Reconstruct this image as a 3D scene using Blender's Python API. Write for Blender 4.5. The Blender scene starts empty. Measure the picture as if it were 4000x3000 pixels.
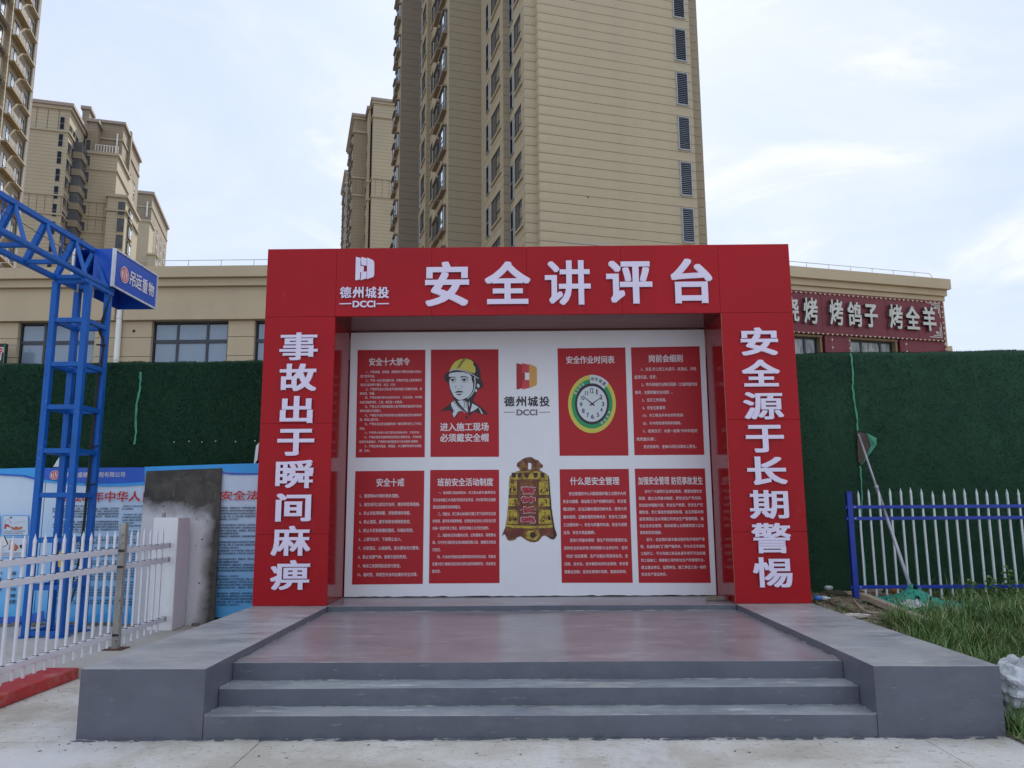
import bpy, math, random
import numpy as np
from mathutils import Matrix, Vector
random.seed(7); rng = np.random.default_rng(7)
SC = bpy.context.scene; COL = SC.collection
R = math.radians

# ---------------------------------------------------------------- camera
CAMH = 1.6
_cx, _p, _yaw, _r, FPX = 0.0025, 0.1577, 0.0112, 0.0065, 3030.2
def _cam_axes():
    Z = np.array([0, 0, 1.]); r0 = np.array([math.cos(_yaw), math.sin(_yaw), 0]); f0 = np.array([-math.sin(_yaw), math.cos(_yaw), 0])
    F = math.cos(_p) * f0 + math.sin(_p) * Z; u0 = -math.sin(_p) * f0 + math.cos(_p) * Z
    return F, math.cos(_r) * r0 - math.sin(_r) * u0, math.sin(_r) * r0 + math.cos(_r) * u0
CF, CR, CU = _cam_axes(); CC = np.array([_cx, 0, CAMH])
cam = bpy.data.cameras.new('camera'); cam.sensor_width = 36; cam.lens = FPX / 4000 * 36; cam.clip_end = 2000
co = bpy.data.objects.new('camera', cam); COL.objects.link(co); SC.camera = co
m = Matrix.Identity(4)
for i, ax in enumerate((CR, CU, -CF)):
    for j in range(3): m[j][i] = ax[j]
for j in range(3): m[j][3] = CC[j]
co.matrix_world = m

# ---------------------------------------------------------------- world, sun, exposure
SUN_AZ, SUN_EL = R(4), R(43)
w = bpy.data.worlds.new('World'); SC.world = w; w.use_nodes = True
nt = w.node_tree; bg = nt.nodes['Background']
sky = nt.nodes.new('ShaderNodeTexSky'); sky.sky_type = 'NISHITA'; sky.sun_disc = False
sky.sun_elevation = SUN_EL; sky.sun_rotation = SUN_AZ; sky.dust_density = 1.5; sky.air_density = 1.0; sky.ozone_density = 2.0
veil = nt.nodes.new('ShaderNodeMix'); veil.data_type = 'RGBA'; veil.inputs[0].default_value = .935; veil.inputs[7].default_value = (2.42, 2.80, 3.45, 1)   # thin even haze over the whole sky
nt.links.new(sky.outputs[0], veil.inputs[6])
tc = nt.nodes.new('ShaderNodeTexCoord')
def cirrus(scale, rot, ns, lo, hi, amt, src):
    mp = nt.nodes.new('ShaderNodeMapping'); mp.inputs['Scale'].default_value = scale; mp.inputs['Rotation'].default_value = rot
    nz = nt.nodes.new('ShaderNodeTexNoise'); nz.inputs['Scale'].default_value = ns; nz.inputs['Detail'].default_value = 8; nz.inputs['Roughness'].default_value = .6; nz.inputs['Distortion'].default_value = .7
    rp = nt.nodes.new('ShaderNodeMapRange'); rp.interpolation_type = 'SMOOTHSTEP'; rp.inputs[1].default_value = lo; rp.inputs[2].default_value = hi; rp.inputs[4].default_value = amt
    mx = nt.nodes.new('ShaderNodeMix'); mx.data_type = 'RGBA'; mx.inputs[7].default_value = (3.75, 3.85, 4.0, 1)
    nt.links.new(tc.outputs['Generated'], mp.inputs[0]); nt.links.new(mp.outputs[0], nz.inputs['Vector']); nt.links.new(nz.outputs['Fac'], rp.inputs[0]); nt.links.new(rp.outputs[0], mx.inputs[0]); nt.links.new(src, mx.inputs[6]); return mx.outputs[2]
c_ = cirrus((1, 1, 1.6), (.2, .1, 0), 1.5, .44, .72, .5, veil.outputs[2])
c_ = cirrus((1.0, 2.2, 3.2), (.4, .9, .6), 2.2, .52, .70, .95, c_)
nt.links.new(c_, bg.inputs['Color']); bg.inputs['Strength'].default_value = .12
sl = bpy.data.lights.new('sun', 'SUN'); sl.energy = 2.0; sl.angle = R(.6); sl.color = (1, .93, .82)
so = bpy.data.objects.new('sun', sl); COL.objects.link(so)
sd = Vector((math.sin(SUN_AZ) * math.cos(SUN_EL), math.cos(SUN_AZ) * math.cos(SUN_EL), math.sin(SUN_EL)))
so.rotation_euler = sd.to_track_quat('Z', 'Y').to_euler(); so.location = sd * 150
SC.view_settings.view_transform = 'Standard'; SC.view_settings.look = 'None'; SC.view_settings.exposure = 1.2; SC.view_settings.gamma = 1
SC.view_settings.use_curve_mapping = False
SC.render.engine = 'CYCLES'

# ---------------------------------------------------------------- survey helpers: a sight line from the camera, cut by a plane of the place
def ray(x, y): return CF + CR * (x - 2000) / FPX - CU * (y - 1500) / FPX
def on(x, y, n, d):
    r = ray(x, y); n = np.array(n, float); return CC + r * ((d - n @ CC) / (n @ r))
BETA = R(16.6)
AU = np.array([math.cos(BETA), math.sin(BETA), 0]); AV = np.array([-math.sin(BETA), math.cos(BETA), 0])
def S_(x, t, y=500): return float(AU @ on(x, y, AV, t))
def T_(x, s, y=500): return float(AV @ on(x, y, AU, s))
def Zs(x, y, s): return float(on(x, y, AU, s)[2])
def Zt(x, y, t): return float(on(x, y, AV, t)[2])
def st(s, t, z): return (s * AU[0] + t * AV[0], s * AU[1] + t * AV[1], z)

# ---------------------------------------------------------------- materials
MATS = {}
def mat(name, col, rough=.6, var=.12, scale=3., bump=0., bscale=60., metal=0., col2=None, spec=.5, coat=0., stretch=(1, 1, 1), detail=6, lo=.35, hi=.65, trans=0.):
    if name in MATS: return MATS[name]
    col = tuple(min(.92, c * 1.10) for c in col); col2 = tuple(min(.92, c * 1.10) for c in col2) if col2 else None
    m = bpy.data.materials.new(name); m.use_nodes = True; nt = m.node_tree; b = nt.nodes['Principled BSDF']; MATS[name] = m
    b.inputs['Roughness'].default_value = rough; b.inputs['Metallic'].default_value = metal
    b.inputs['Specular IOR Level'].default_value = spec; b.inputs['Coat Weight'].default_value = coat; b.inputs['Coat Roughness'].default_value = .08
    b.inputs['Transmission Weight'].default_value = trans
    tc = nt.nodes.new('ShaderNodeTexCoord'); mp = nt.nodes.new('ShaderNodeMapping'); mp.inputs['Scale'].default_value = stretch
    nt.links.new(tc.outputs['Object'], mp.inputs[0])
    if var > 0 or col2:
        n = nt.nodes.new('ShaderNodeTexNoise'); n.inputs['Scale'].default_value = scale; n.inputs['Detail'].default_value = detail; n.inputs['Roughness'].default_value = .6
        nt.links.new(mp.outputs[0], n.inputs['Vector'])
        r = nt.nodes.new('ShaderNodeMapRange'); r.inputs[1].default_value = lo; r.inputs[2].default_value = hi
        nt.links.new(n.outputs['Fac'], r.inputs[0])
        x = nt.nodes.new('ShaderNodeMix'); x.data_type = 'RGBA'; nt.links.new(r.outputs[0], x.inputs[0])
        c2 = col2 if col2 else tuple(min(1, c * (1 + var)) for c in col); c1 = col if col2 else tuple(c * (1 - var) for c in col)
        x.inputs[6].default_value = (*c1, 1); x.inputs[7].default_value = (*c2, 1); nt.links.new(x.outputs[2], b.inputs['Base Color'])
        m['mix'] = x.name
        rr = nt.nodes.new('ShaderNodeMapRange'); rr.inputs[3].default_value = rough * .85; rr.inputs[4].default_value = min(1, rough * 1.2)
        nt.links.new(n.outputs['Fac'], rr.inputs[0]); nt.links.new(rr.outputs[0], b.inputs['Roughness'])
    else: b.inputs['Base Color'].default_value = (*col, 1)
    if bump > 0:
        n2 = nt.nodes.new('ShaderNodeTexNoise'); n2.inputs['Scale'].default_value = bscale; n2.inputs['Detail'].default_value = 5
        nt.links.new(mp.outputs[0], n2.inputs['Vector'])
        bp = nt.nodes.new('ShaderNodeBump'); bp.inputs['Strength'].default_value = bump; bp.inputs['Distance'].default_value = .01
        nt.links.new(n2.outputs['Fac'], bp.inputs['Height']); nt.links.new(bp.outputs[0], b.inputs['Normal'])
    return m
def overlay(m, col, scale, lo, hi, stretch=(1, 1, 1), detail=4, rough=.6, seed=0., amt=1.):
    """a second noise layer of dust, spots or stains over the base colour"""
    nt = m.node_tree; b = nt.nodes['Principled BSDF']
    tc = nt.nodes.new('ShaderNodeTexCoord'); mp = nt.nodes.new('ShaderNodeMapping'); mp.inputs['Scale'].default_value = stretch; mp.inputs['Location'].default_value = (seed, seed * 2, seed * 3)
    n = nt.nodes.new('ShaderNodeTexNoise'); n.inputs['Scale'].default_value = scale; n.inputs['Detail'].default_value = detail; n.inputs['Roughness'].default_value = rough
    nt.links.new(tc.outputs['Object'], mp.inputs[0]); nt.links.new(mp.outputs[0], n.inputs['Vector'])
    r = nt.nodes.new('ShaderNodeMapRange'); r.inputs[1].default_value = lo; r.inputs[2].default_value = hi; r.inputs[4].default_value = amt
    nt.links.new(n.outputs['Fac'], r.inputs[0])
    x = nt.nodes.new('ShaderNodeMix'); x.data_type = 'RGBA'; nt.links.new(r.outputs[0], x.inputs[0])
    src = b.inputs['Base Color'].links[0].from_socket if b.inputs['Base Color'].is_linked else None
    if src: nt.links.new(src, x.inputs[6])
    else: x.inputs[6].default_value = b.inputs['Base Color'].default_value
    x.inputs[7].default_value = (*col, 1); nt.links.new(x.outputs[2], b.inputs['Base Color'])
    return m
def lines_z(m, period, width, dark, off=0.):
    """cladding joints of buildings too far away to build joint by joint"""
    nt = m.node_tree; b = nt.nodes['Principled BSDF']
    tc = nt.nodes.new('ShaderNodeTexCoord'); sp = nt.nodes.new('ShaderNodeSeparateXYZ'); nt.links.new(tc.outputs['Object'], sp.inputs[0])
    a = nt.nodes.new('ShaderNodeMath'); a.operation = 'ADD'; a.inputs[1].default_value = off + 1000 * period
    d = nt.nodes.new('ShaderNodeMath'); d.operation = 'MODULO'; d.inputs[1].default_value = period
    l = nt.nodes.new('ShaderNodeMath'); l.operation = 'LESS_THAN'; l.inputs[1].default_value = width
    nt.links.new(sp.outputs[2], a.inputs[0]); nt.links.new(a.outputs[0], d.inputs[0]); nt.links.new(d.outputs[0], l.inputs[0])
    x = nt.nodes.new('ShaderNodeMix'); x.data_type = 'RGBA'; nt.links.new(l.outputs[0], x.inputs[0])
    nt.links.new(b.inputs['Base Color'].links[0].from_socket, x.inputs[6]); x.inputs[7].default_value = (*dark, 1)
    nt.links.new(x.outputs[2], b.inputs['Base Color']); return m

M_conc = mat('pale_concrete', (.50, .455, .385), .85, scale=.9, lo=.42, hi=.58, col2=(.66, .63, .575), bump=.35, bscale=35)
overlay(M_conc, (.37, .33, .27), 1.7, .54, .68, (1, 1.9, 1), 9, .72, 3.1, .6)
overlay(M_conc, (.22, .19, .145), 11, .60, .66, (1, 2.6, 1), 7, .68, 7.7, .75); overlay(M_conc, (.33, .30, .25), 28, .58, .66, (1, 2, 1), 5, .7, 2.7, .7)
overlay(M_conc, (.78, .76, .77), 1.0, .50, .62, (1.3, .5, 1), 8, .72, 1.4, .6)
M_yard = mat('yard_concrete', (.43, .405, .36), .85, scale=1.2, col2=(.53, .505, .455), bump=.3, bscale=40)
overlay(M_yard, (.25, .22, .18), 9, .66, .74, (1, 1, 1), 5, .6, 2.2, .7)
M_sub = mat('packed_earth', (.16, .13, .09), .95, .3, 6, .5, 30)
M_earth = mat('sandy_soil', (.20, .155, .10), .95, scale=4, col2=(.30, .24, .17), bump=.8, bscale=30)
overlay(M_earth, (.09, .075, .05), 7, .52, .66, seed=4.)
M_grey = mat('grey_stage_paint', (.115, .122, .150), .42, .10, 2.5, .25, 18)
overlay(M_grey, (.165, .17, .195), 2.6, .52, .66, (1, 1, 2.5), 9, .74, 5.2, .6)
overlay(M_grey, (.30, .30, .31), 14, .64, .68, (.4, .4, 1.8), 7, .65, 9.2, .45)
def top_paint(name, seed, base, dust, rough=.27, k=1.):
    m = mat(name, base, rough, .14, 1.6, .10, 14)
    overlay(m, dust, 1.6, .44, .58, (.8, 1.3, 1), 12, .72, seed, .8 * k)
    overlay(m, (.13, .145, .19), 1.3, .56, .66, (.7, 1.6, 1), 12, .72, seed + 9, .7 * k)
    overlay(m, (.53, .50, .44), 2.2, .55, .63, (.7, 1.8, 1), 12, .74, seed + 2, .75 * k)
    overlay(m, (.66, .655, .66), 4.2, .585, .62, (.35, 2.4, 1), 10, .72, seed + 5, .75 * k)
    return m
M_top = top_paint('worn_paint_deck', 1.3, (.27, .245, .26), (.36, .335, .345), .29, .6)
M_wing = top_paint('worn_paint_wing', 4.8, (.34, .34, .345), (.50, .49, .475), .36)
M_tread = top_paint('worn_paint_tread', 8.2, (.25, .265, .29), (.42, .43, .44), .40)
M_red = mat('red_composite_panel', (.385, .004, .010), .38, .06, .8, .22, 1.3, spec=.28)
overlay(M_red, (.42, .10, .085), 5, .62, .72, (1, 1, .5), 8, .75, 3., .35)
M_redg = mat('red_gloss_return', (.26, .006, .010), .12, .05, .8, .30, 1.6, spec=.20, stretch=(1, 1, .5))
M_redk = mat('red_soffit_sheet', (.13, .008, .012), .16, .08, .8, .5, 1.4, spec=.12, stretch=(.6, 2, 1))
M_gap = mat('dark_joint', (.045, .012, .012), .9, 0)
M_edge = mat('brass_edge_trim', (.30, .24, .14), .45, .1, 8, metal=.6)
M_lav = mat('lilac_acrylic', (.76, .68, .97), .35, .02, 2)
M_vinyl = mat('white_vinyl_print', (.80, .795, .82), .45, .03, 1.3, .30, 2.4, stretch=(1, 1, .6))
M_vred = mat('red_vinyl_print', (.43, .006, .013), .50, .05, 1.1, .18, 2.2)
M_vtext = mat('white_print', (.74, .70, .72), .5, 0)
M_black = mat('black_print', (.035, .02, .03), .5, 0)
M_greyp = mat('grey_print', (.16, .15, .18), .5, 0)
M_yel = mat('yellow_print', (.62, .55, .09), .5, 0)
M_grn = mat('green_print', (.02, .30, .11), .5, 0)
M_face = mat('pale_print', (.62, .67, .70), .5, 0)
M_lg1 = mat('logo_dark_red', (.40, .02, .03), .5, 0); M_lg2 = mat('logo_red', (.60, .06, .07), .5, 0); M_lg3 = mat('logo_gold', (.66, .34, .08), .5, 0)
M_gold = mat('bell_gold', (.50, .37, .04), .5, scale=16, col2=(.20, .09, .02), lo=.46, hi=.62)
M_bell = mat('bell_brown', (.14, .04, .025), .5, scale=14, col2=(.30, .16, .035), lo=.46, hi=.64)
M_bellm = mat('bell_maroon', (.15, .028, .020), .5, scale=10, col2=(.24, .10, .03), lo=.45, hi=.65)
M_belld = mat('bell_dark', (.055, .022, .02), .5, .3, 30)
M_turf = mat('turf_backing', (.012, .052, .026), .95, scale=2.2, col2=(.020, .075, .036), bump=1., bscale=160)
M_blade = mat('turf_blades', (.010, .048, .024), .85, scale=7, lo=.42, hi=.62, col2=(.024, .088, .046), spec=.2, stretch=(1, 1, .25))
M_seam = mat('pale_green_tape', (.07, .32, .20), .7, .2, 8, .4, 30)
M_blue = mat('gantry_blue_paint', (.008, .110, .43), .45, .10, 4, .08, 30, spec=.35)
overlay(M_blue, (.30, .36, .48), 22, .68, .70, seed=3., amt=.7); overlay(M_blue, (.14, .06, .035), 9, .70, .73, seed=8., amt=.8)
overlay(M_blue, (.012, .06, .30), 5, .60, .75, seed=6., amt=.7)
M_dblue = mat('fence_blue_paint', (.010, .040, .34), .40, .10, 4)
M_sblue = mat('sign_blue_panel', (.012, .085, .48), .25, .06, 2, .35, 3)
M_alu = mat('aluminium_edge', (.70, .71, .74), .35, .08, 6, metal=.3)
M_wfen = mat('white_powder_coat', (.74, .74, .79), .40, .03, 3)
overlay(M_wfen, (.50, .48, .44), 14, .66, .75, seed=2., amt=.5)
M_rfen = mat('pale_picket_paint', (.60, .65, .64), .45, .06, 3)
overlay(M_rfen, (.30, .33, .28), 12, .62, .75, seed=5., amt=.5)
M_galv = mat('dirty_galvanised', (.36, .34, .31), .55, .15, 9, .3, 40, metal=.25)
overlay(M_galv, (.08, .07, .06), 18, .60, .68, seed=3., amt=.9)
M_rust = mat('rusty_plate', (.12, .055, .03), .85, .3, 12, .4, 40)
M_kerb = mat('red_kerb_paint', (.46, .030, .028), .55, .12, 3, .3, 20)
overlay(M_kerb, (.48, .33, .27), 4, .52, .72, (1, 1, 1), 8, .75, 4., .55)
M_wht = mat('white_sprayed_render', (.80, .79, .79), .75, .03, 2, .25, 40)
overlay(M_wht, (.50, .48, .44), 8, .66, .75, seed=7., amt=.5)
M_black2 = mat('black_rubber', (.02, .02, .022), .5, .2, 5)
M_wood = mat('weathered_timber', (.30, .24, .17), .8, scale=6, col2=(.42, .35, .27), bump=.5, bscale=40, stretch=(8, 1, 8))
M_net = mat('green_mesh_net', (.015, .17, .115), .85, scale=26, lo=.40, hi=.60, col2=(.05, .36, .26), bump=1., bscale=90)
M_bag = mat('white_plastic_bag', (.36, .37, .38), .28, scale=9, lo=.40, hi=.60, col2=(.60, .61, .64), bump=1., bscale=26)
M_pole = mat('grey_steel_pole', (.42, .42, .47), .4, .12, 8, metal=.3)
M_brick = mat('old_brick', (.19, .16, .12), .9, .25, 25, .6, 60)
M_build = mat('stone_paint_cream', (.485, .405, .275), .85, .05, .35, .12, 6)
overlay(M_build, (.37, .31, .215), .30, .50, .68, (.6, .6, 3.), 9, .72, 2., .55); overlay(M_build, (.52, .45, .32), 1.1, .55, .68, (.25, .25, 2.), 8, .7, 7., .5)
M_build2 = mat('stone_brown', (.32, .26, .18), .85, .05, .35, .12, 6)
M_build3 = mat('stone_umber', (.225, .175, .13), .85, .05, .35, .12, 6)
M_joint = mat('joint_shadow_gap', (.13, .105, .08), .9, 0)
M_far = lines_z(mat('far_cladding_cream', (.44, .385, .285), .85, .06, .15), .595, .05, (.24, .20, .14))
M_far2 = lines_z(mat('far_cladding_brown', (.30, .25, .185), .85, .06, .15), .595, .05, (.21, .175, .13))
M_trim = mat('cornice_stone', (.42, .36, .27), .85, .05, .5)
M_purp = mat('cornice_cap', (.34, .28, .25), .7, .05, .5)
M_low = mat('low_building_render', (.53, .425, .285), .85, .04, .6, .15, 8)
overlay(M_low, (.47, .375, .25), .5, .5, .8, (1, 1, .3), 6, .7, 3., .6)
M_frame = mat('dark_window_frame', (.045, .05, .06), .4, .1, 5)
M_glass = mat('window_glass', (.05, .065, .085), .05, .1, 1, .03, .7, spec=1.)
M_glass.node_tree.nodes['Principled BSDF'].inputs['IOR'].default_value = 2.1
M_glass2 = mat('pale_window_glass', (.22, .28, .36), .12, .06, .6, .04, .7, spec=1.)
M_glassf = mat('far_window_glass', (.085, .10, .12), .25, .2, .4, spec=.4)
M_glassb = mat('glint_mirror', (.80, .84, .90), .05, 0, metal=1.)  # metal mirror patch added over window panes to give bright sky glints
M_louv = mat('louvre_grey', (.26, .28, .31), .5, .15, 2); M_louvd = mat('louvre_dark', (.035, .04, .055), .6, .1, 3)
M_pipe = mat('white_drain_pipe', (.72, .70, .66), .5, .05, 2)
M_srd = mat('maroon_sign_panel', (.175, .022, .032), .45, .06, 1)
M_let = mat('pale_grey_letter', (.56, .55, .50), .5, .06, 4); M_lets = mat('letter_side', (.12, .11, .11), .6, .1, 4)
M_bulb = mat('festoon_bulb', (.78, .74, .50), .3, 0); M_wire = mat('thin_cable', (.30, .16, .15), .7, 0)
M_tan = mat('tan_window_trim', (.24, .16, .09), .7, .1, 3)
M_steel = mat('roof_rail_steel', (.40, .42, .44), .5, .1, 3)
M_lath = mat('ledge_ochre', (.30, .22, .12), .8, .1, 2)
def grad(name, c1, c2, z0, z1):
    m = bpy.data.materials.new(name); m.use_nodes = True; nt = m.node_tree; b = nt.nodes['Principled BSDF']; b.inputs['Roughness'].default_value = .5
    tc = nt.nodes.new('ShaderNodeTexCoord'); sp = nt.nodes.new('ShaderNodeSeparateXYZ'); nt.links.new(tc.outputs['Object'], sp.inputs[0])
    r = nt.nodes.new('ShaderNodeMapRange'); r.inputs[1].default_value = z0; r.inputs[2].default_value = z1; nt.links.new(sp.outputs[2], r.inputs[0])
    x = nt.nodes.new('ShaderNodeMix'); x.data_type = 'RGBA'; nt.links.new(r.outputs[0], x.inputs[0]); x.inputs[6].default_value = (*c1, 1); x.inputs[7].default_value = (*c2, 1)
    nt.links.new(x.outputs[2], b.inputs['Base Color'])
    n2 = nt.nodes.new('ShaderNodeTexNoise'); n2.inputs['Scale'].default_value = 2.5; nt.links.new(tc.outputs['Object'], n2.inputs['Vector'])
    bp = nt.nodes.new('ShaderNodeBump'); bp.inputs['Strength'].default_value = .4; bp.inputs['Distance'].default_value = .02
    nt.links.new(n2.outputs['Fac'], bp.inputs['Height']); nt.links.new(bp.outputs[0], b.inputs['Normal'])
    return m

# ---------------------------------------------------------------- mesh helpers
class MB:
    def __init__(s, f=None): s.v = []; s.f = []; s.mi = []; s.fn = f; s.cur = 0
    def add(s, vs, fs):
        o = len(s.v); s.v += [tuple(s.fn(*p)) if s.fn else tuple(p) for p in vs]; s.f += [tuple(i + o for i in f) for f in fs]; s.mi += [s.cur] * len(fs); return s
    def box(s, x0, x1, y0, y1, z0, z1):
        return s.add([(x0, y0, z0), (x1, y0, z0), (x1, y1, z0), (x0, y1, z0), (x0, y0, z1), (x1, y0, z1), (x1, y1, z1), (x0, y1, z1)],
                     [(0, 3, 2, 1), (4, 5, 6, 7), (0, 1, 5, 4), (1, 2, 6, 5), (2, 3, 7, 6), (3, 0, 4, 7)])
    def prism(s, pts, z0, z1):      # pts counter-clockwise
        n = len(pts); return s.add([(x, y, z0) for x, y in pts] + [(x, y, z1) for x, y in pts],
                     [tuple(range(n - 1, -1, -1)), tuple(range(n, 2 * n))] + [(i, (i + 1) % n, (i + 1) % n + n, i + n) for i in range(n)])
    def bar(s, a, b, w, h, up=(0, 0, 1)):
        a = Vector(a); b = Vector(b); d = (b - a).normalized(); sd = d.cross(Vector(up))
        if sd.length < 1e-4: sd = d.cross(Vector((1, 0, 0)))
        sd.normalize(); u = sd.cross(d)
        q = [(-w / 2, -h / 2), (w / 2, -h / 2), (w / 2, h / 2), (-w / 2, h / 2)]
        return s.add([a + sd * i + u * j for i, j in q] + [b + sd * i + u * j for i, j in q], [(0, 1, 2, 3), (7, 6, 5, 4), (0, 4, 5, 1), (1, 5, 6, 2), (2, 6, 7, 3), (3, 7, 4, 0)])
    def tube(s, pts, r, n=6, caps=True):
        vs = []; fs = []; pts = [Vector(p) for p in pts]; rr = r if isinstance(r, (list, tuple)) else [r] * len(pts)
        for k, p in enumerate(pts):
            d = (pts[min(k + 1, len(pts) - 1)] - pts[max(k - 1, 0)]).normalized(); a = d.orthogonal().normalized() if k == 0 else (a - d * a.dot(d)).normalized(); b = d.cross(a)
            vs += [p + (a * math.cos(i * 2 * math.pi / n) + b * math.sin(i * 2 * math.pi / n)) * rr[k] for i in range(n)]
        for k in range(len(pts) - 1): fs += [(k * n + i, k * n + (i + 1) % n, (k + 1) * n + (i + 1) % n, (k + 1) * n + i) for i in range(n)]
        if caps: fs += [tuple(range(n - 1, -1, -1)), tuple((len(pts) - 1) * n + i for i in range(n))]
        return s.add(vs, fs)
    def build(s, name, mats, parent=None, bevel=0, smooth=False):
        me = bpy.data.meshes.new(name); me.from_pydata(s.v, [], s.f)
        if not isinstance(mats, (list, tuple)): mats = [mats]
        for m in mats: me.materials.append(m)
        if len(mats) > 1: me.polygons.foreach_set('material_index', s.mi)
        if smooth: me.polygons.foreach_set('use_smooth', [True] * len(me.polygons))
        me.update(); o = link(name, me, parent)
        if bevel:
            b = o.modifiers.new('edge', 'BEVEL'); b.width = bevel; b.segments = 2; b.limit_method = 'ANGLE'
        return o
def rootof(o):
    while o.parent is not None: o = o.parent
    return o
def link(name, data, parent=None, mw=None):
    o = bpy.data.objects.new(name, data); COL.objects.link(o)
    if parent is not None:
        o.parent = parent; o.matrix_parent_inverse = Matrix(parent['mw']).inverted() if 'mw' in parent else Matrix.Identity(4)
    if mw is not None: o.matrix_basis = mw
    g = Matrix.Identity(4) if mw is None else mw.copy()
    o['mw'] = [list(r) for r in g]
    return o
def tag(o, label, cat, group=None, kind=None):
    o['label'] = label; o['category'] = cat
    if group: o['group'] = group
    if kind: o['kind'] = kind
    return o
def thing(name, loc, label, cat, group=None):
    o = link(name, None, None, Matrix.Translation(loc)); o.empty_display_size = .2
    return tag(o, label, cat, group)
def struct(o): o['kind'] = 'structure'; return o
def B_(name, x0, x1, y0, y1, z0, z1, m, parent=None, bevel=0): return MB().box(x0, x1, y0, y1, z0, z1).build(name, m, parent, bevel)

# ---------------------------------------------------------------- lettering: outlines from the built-in font, thickened by close copies
_fc = bpy.data.curves.new('lettering', 'FONT'); _fo = bpy.data.objects.new('lettering', _fc); _fc.resolution_u = 2
_cache = {}
def glyphs(s, ext=0., res=2):
    k = (s, ext, res)
    if k not in _cache:
        _fc.body = s; _fc.extrude = ext; _fc.resolution_u = res
        me = _fo.to_mesh(); v = np.array([tuple(x.co) for x in me.vertices]).reshape(-1, 3); f = [tuple(p.vertices) for p in me.polygons]; _fo.to_mesh_clear()
        _cache[k] = (v, f)
    return _cache[k]
def ring(rx, ry, n): return [(rx * math.cos(2 * math.pi * i / n + math.pi / n), ry * math.sin(2 * math.pi * i / n + math.pi / n)) for i in range(n)]
BOLD8 = [(-1, -1), (1, -1), (1, 1), (-1, 1), (0, -1), (0, 1), (1, 0), (-1, 0)]
DENSE = set('事瞬麻痹警惕源期德鸽烧烤讲城')
def put_text(mb, s, P, ux, uz, x0, x1, z0, z1, nrm=(0, -1, 0), bold=.02, offs=BOLD8, ext=0., off=.003, res=2, rot=0., by=.72):
    """fit the string into the rectangle x0..x1, z0..z1 of the plane through P along ux and uz"""
    v, f = glyphs(s, ext, res)
    if len(s) == 1 and s in DENSE and bold > .022: bold *= .72
    a = v[:, :2].min(0) - bold * np.array([1, by]); b = v[:, :2].max(0) + bold * np.array([1, by])
    sx = (x1 - x0) / (b[0] - a[0]); sz = (z1 - z0) / (b[1] - a[1]); P = np.array(P, float); ux = np.array(ux, float); uz = np.array(uz, float); nr = np.array(nrm, float)
    for k, (ox, oy) in enumerate(offs):
        X = x0 + (v[:, 0] + ox * bold - a[0]) * sx; Z = z0 + (v[:, 1] + oy * bold * by - a[1]) * sz
        if rot:
            cx, cz = (x0 + x1) / 2, (z0 + z1) / 2; c, q = math.cos(rot), math.sin(rot); X, Z = cx + (X - cx) * c - (Z - cz) * q, cz + (X - cx) * q + (Z - cz) * c
        W = P + X[:, None] * ux + Z[:, None] * uz + (v[:, 2][:, None] + ext + off + k * .00025) * nr
        mb.add([tuple(p) for p in W], f)

# ================================================================ GROUND
g = struct(B_('ground', -300, 300, -60, 400, -.30, -.11, M_sub))
xs = [-1.83 + 4.6 * k for k in range(-4, 6)]; ys = [5.70 - 4.6 * k for k in range(-2, 5)][::-1]
pad = struct(link('concrete_pavement', None, None)); pad['label'] = 'pale worn concrete pavement in front of the grey steps'
for i in range(len(xs) - 1):
    for j in range(len(ys) - 1):
        if xs[i + 1] < -8 and ys[j] > 10: continue
        B_('slab', xs[i] + .004, xs[i + 1] - .004, ys[j] + .004, ys[j + 1] - .004, -.10, 0, M_conc, pad)
yard = MB(); yard.prism([(-16, 0), (-4.585, 0), (-4.585, 7.76), (-3.165, 7.76), (-3.165, 10.9), (-16, 10.9)], .004, .10); struct(yard.build('yard_floor', M_yard))
kb = MB(); kb.prism([(-4.58, -1), (-4.28, -1), (-4.27, 7.75), (-4.58, 7.75)], .004, .106)
tag(kb.build('kerb', M_kerb, bevel=.012), 'dusty red painted kerb under the white picket fence', 'kerb')
def hgt(x, y):
    k = min(1, max(0, (y - 5.9) / 3.2)); k = k * k * (3 - 2 * k); e = min(1, max(0, (x - 3.36) / .4))
    return .02 + .43 * k * (.93 + .07 * e) + .04 * math.sin(x * 2.1 + y) * math.sin(y * 1.7) * e
nx, ny = 40, 40; tb = MB(); X0, X1, Y0, Y1 = 3.368, 14., 5.35, 10.74
P_ = []
for j in range(ny + 1):
    for i in range(nx + 1):
        u = (i / nx) ** 1.4; y = Y0 + (Y1 - Y0) * j / ny; x = X0 + (X1 - X0) * u
        if j == 0: x += 0; y += .25 * math.sin(x * 3)
        P_.append((x, y, hgt(x, y) - (.06 if j == 0 else 0) + rng.normal(0, .006)))
tb.add(P_, [(j * (nx + 1) + i, j * (nx + 1) + i + 1, (j + 1) * (nx + 1) + i + 1, (j + 1) * (nx + 1) + i) for j in range(ny) for i in range(nx)])
struct(tb.build('soil_bank', M_earth, smooth=True))

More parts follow.
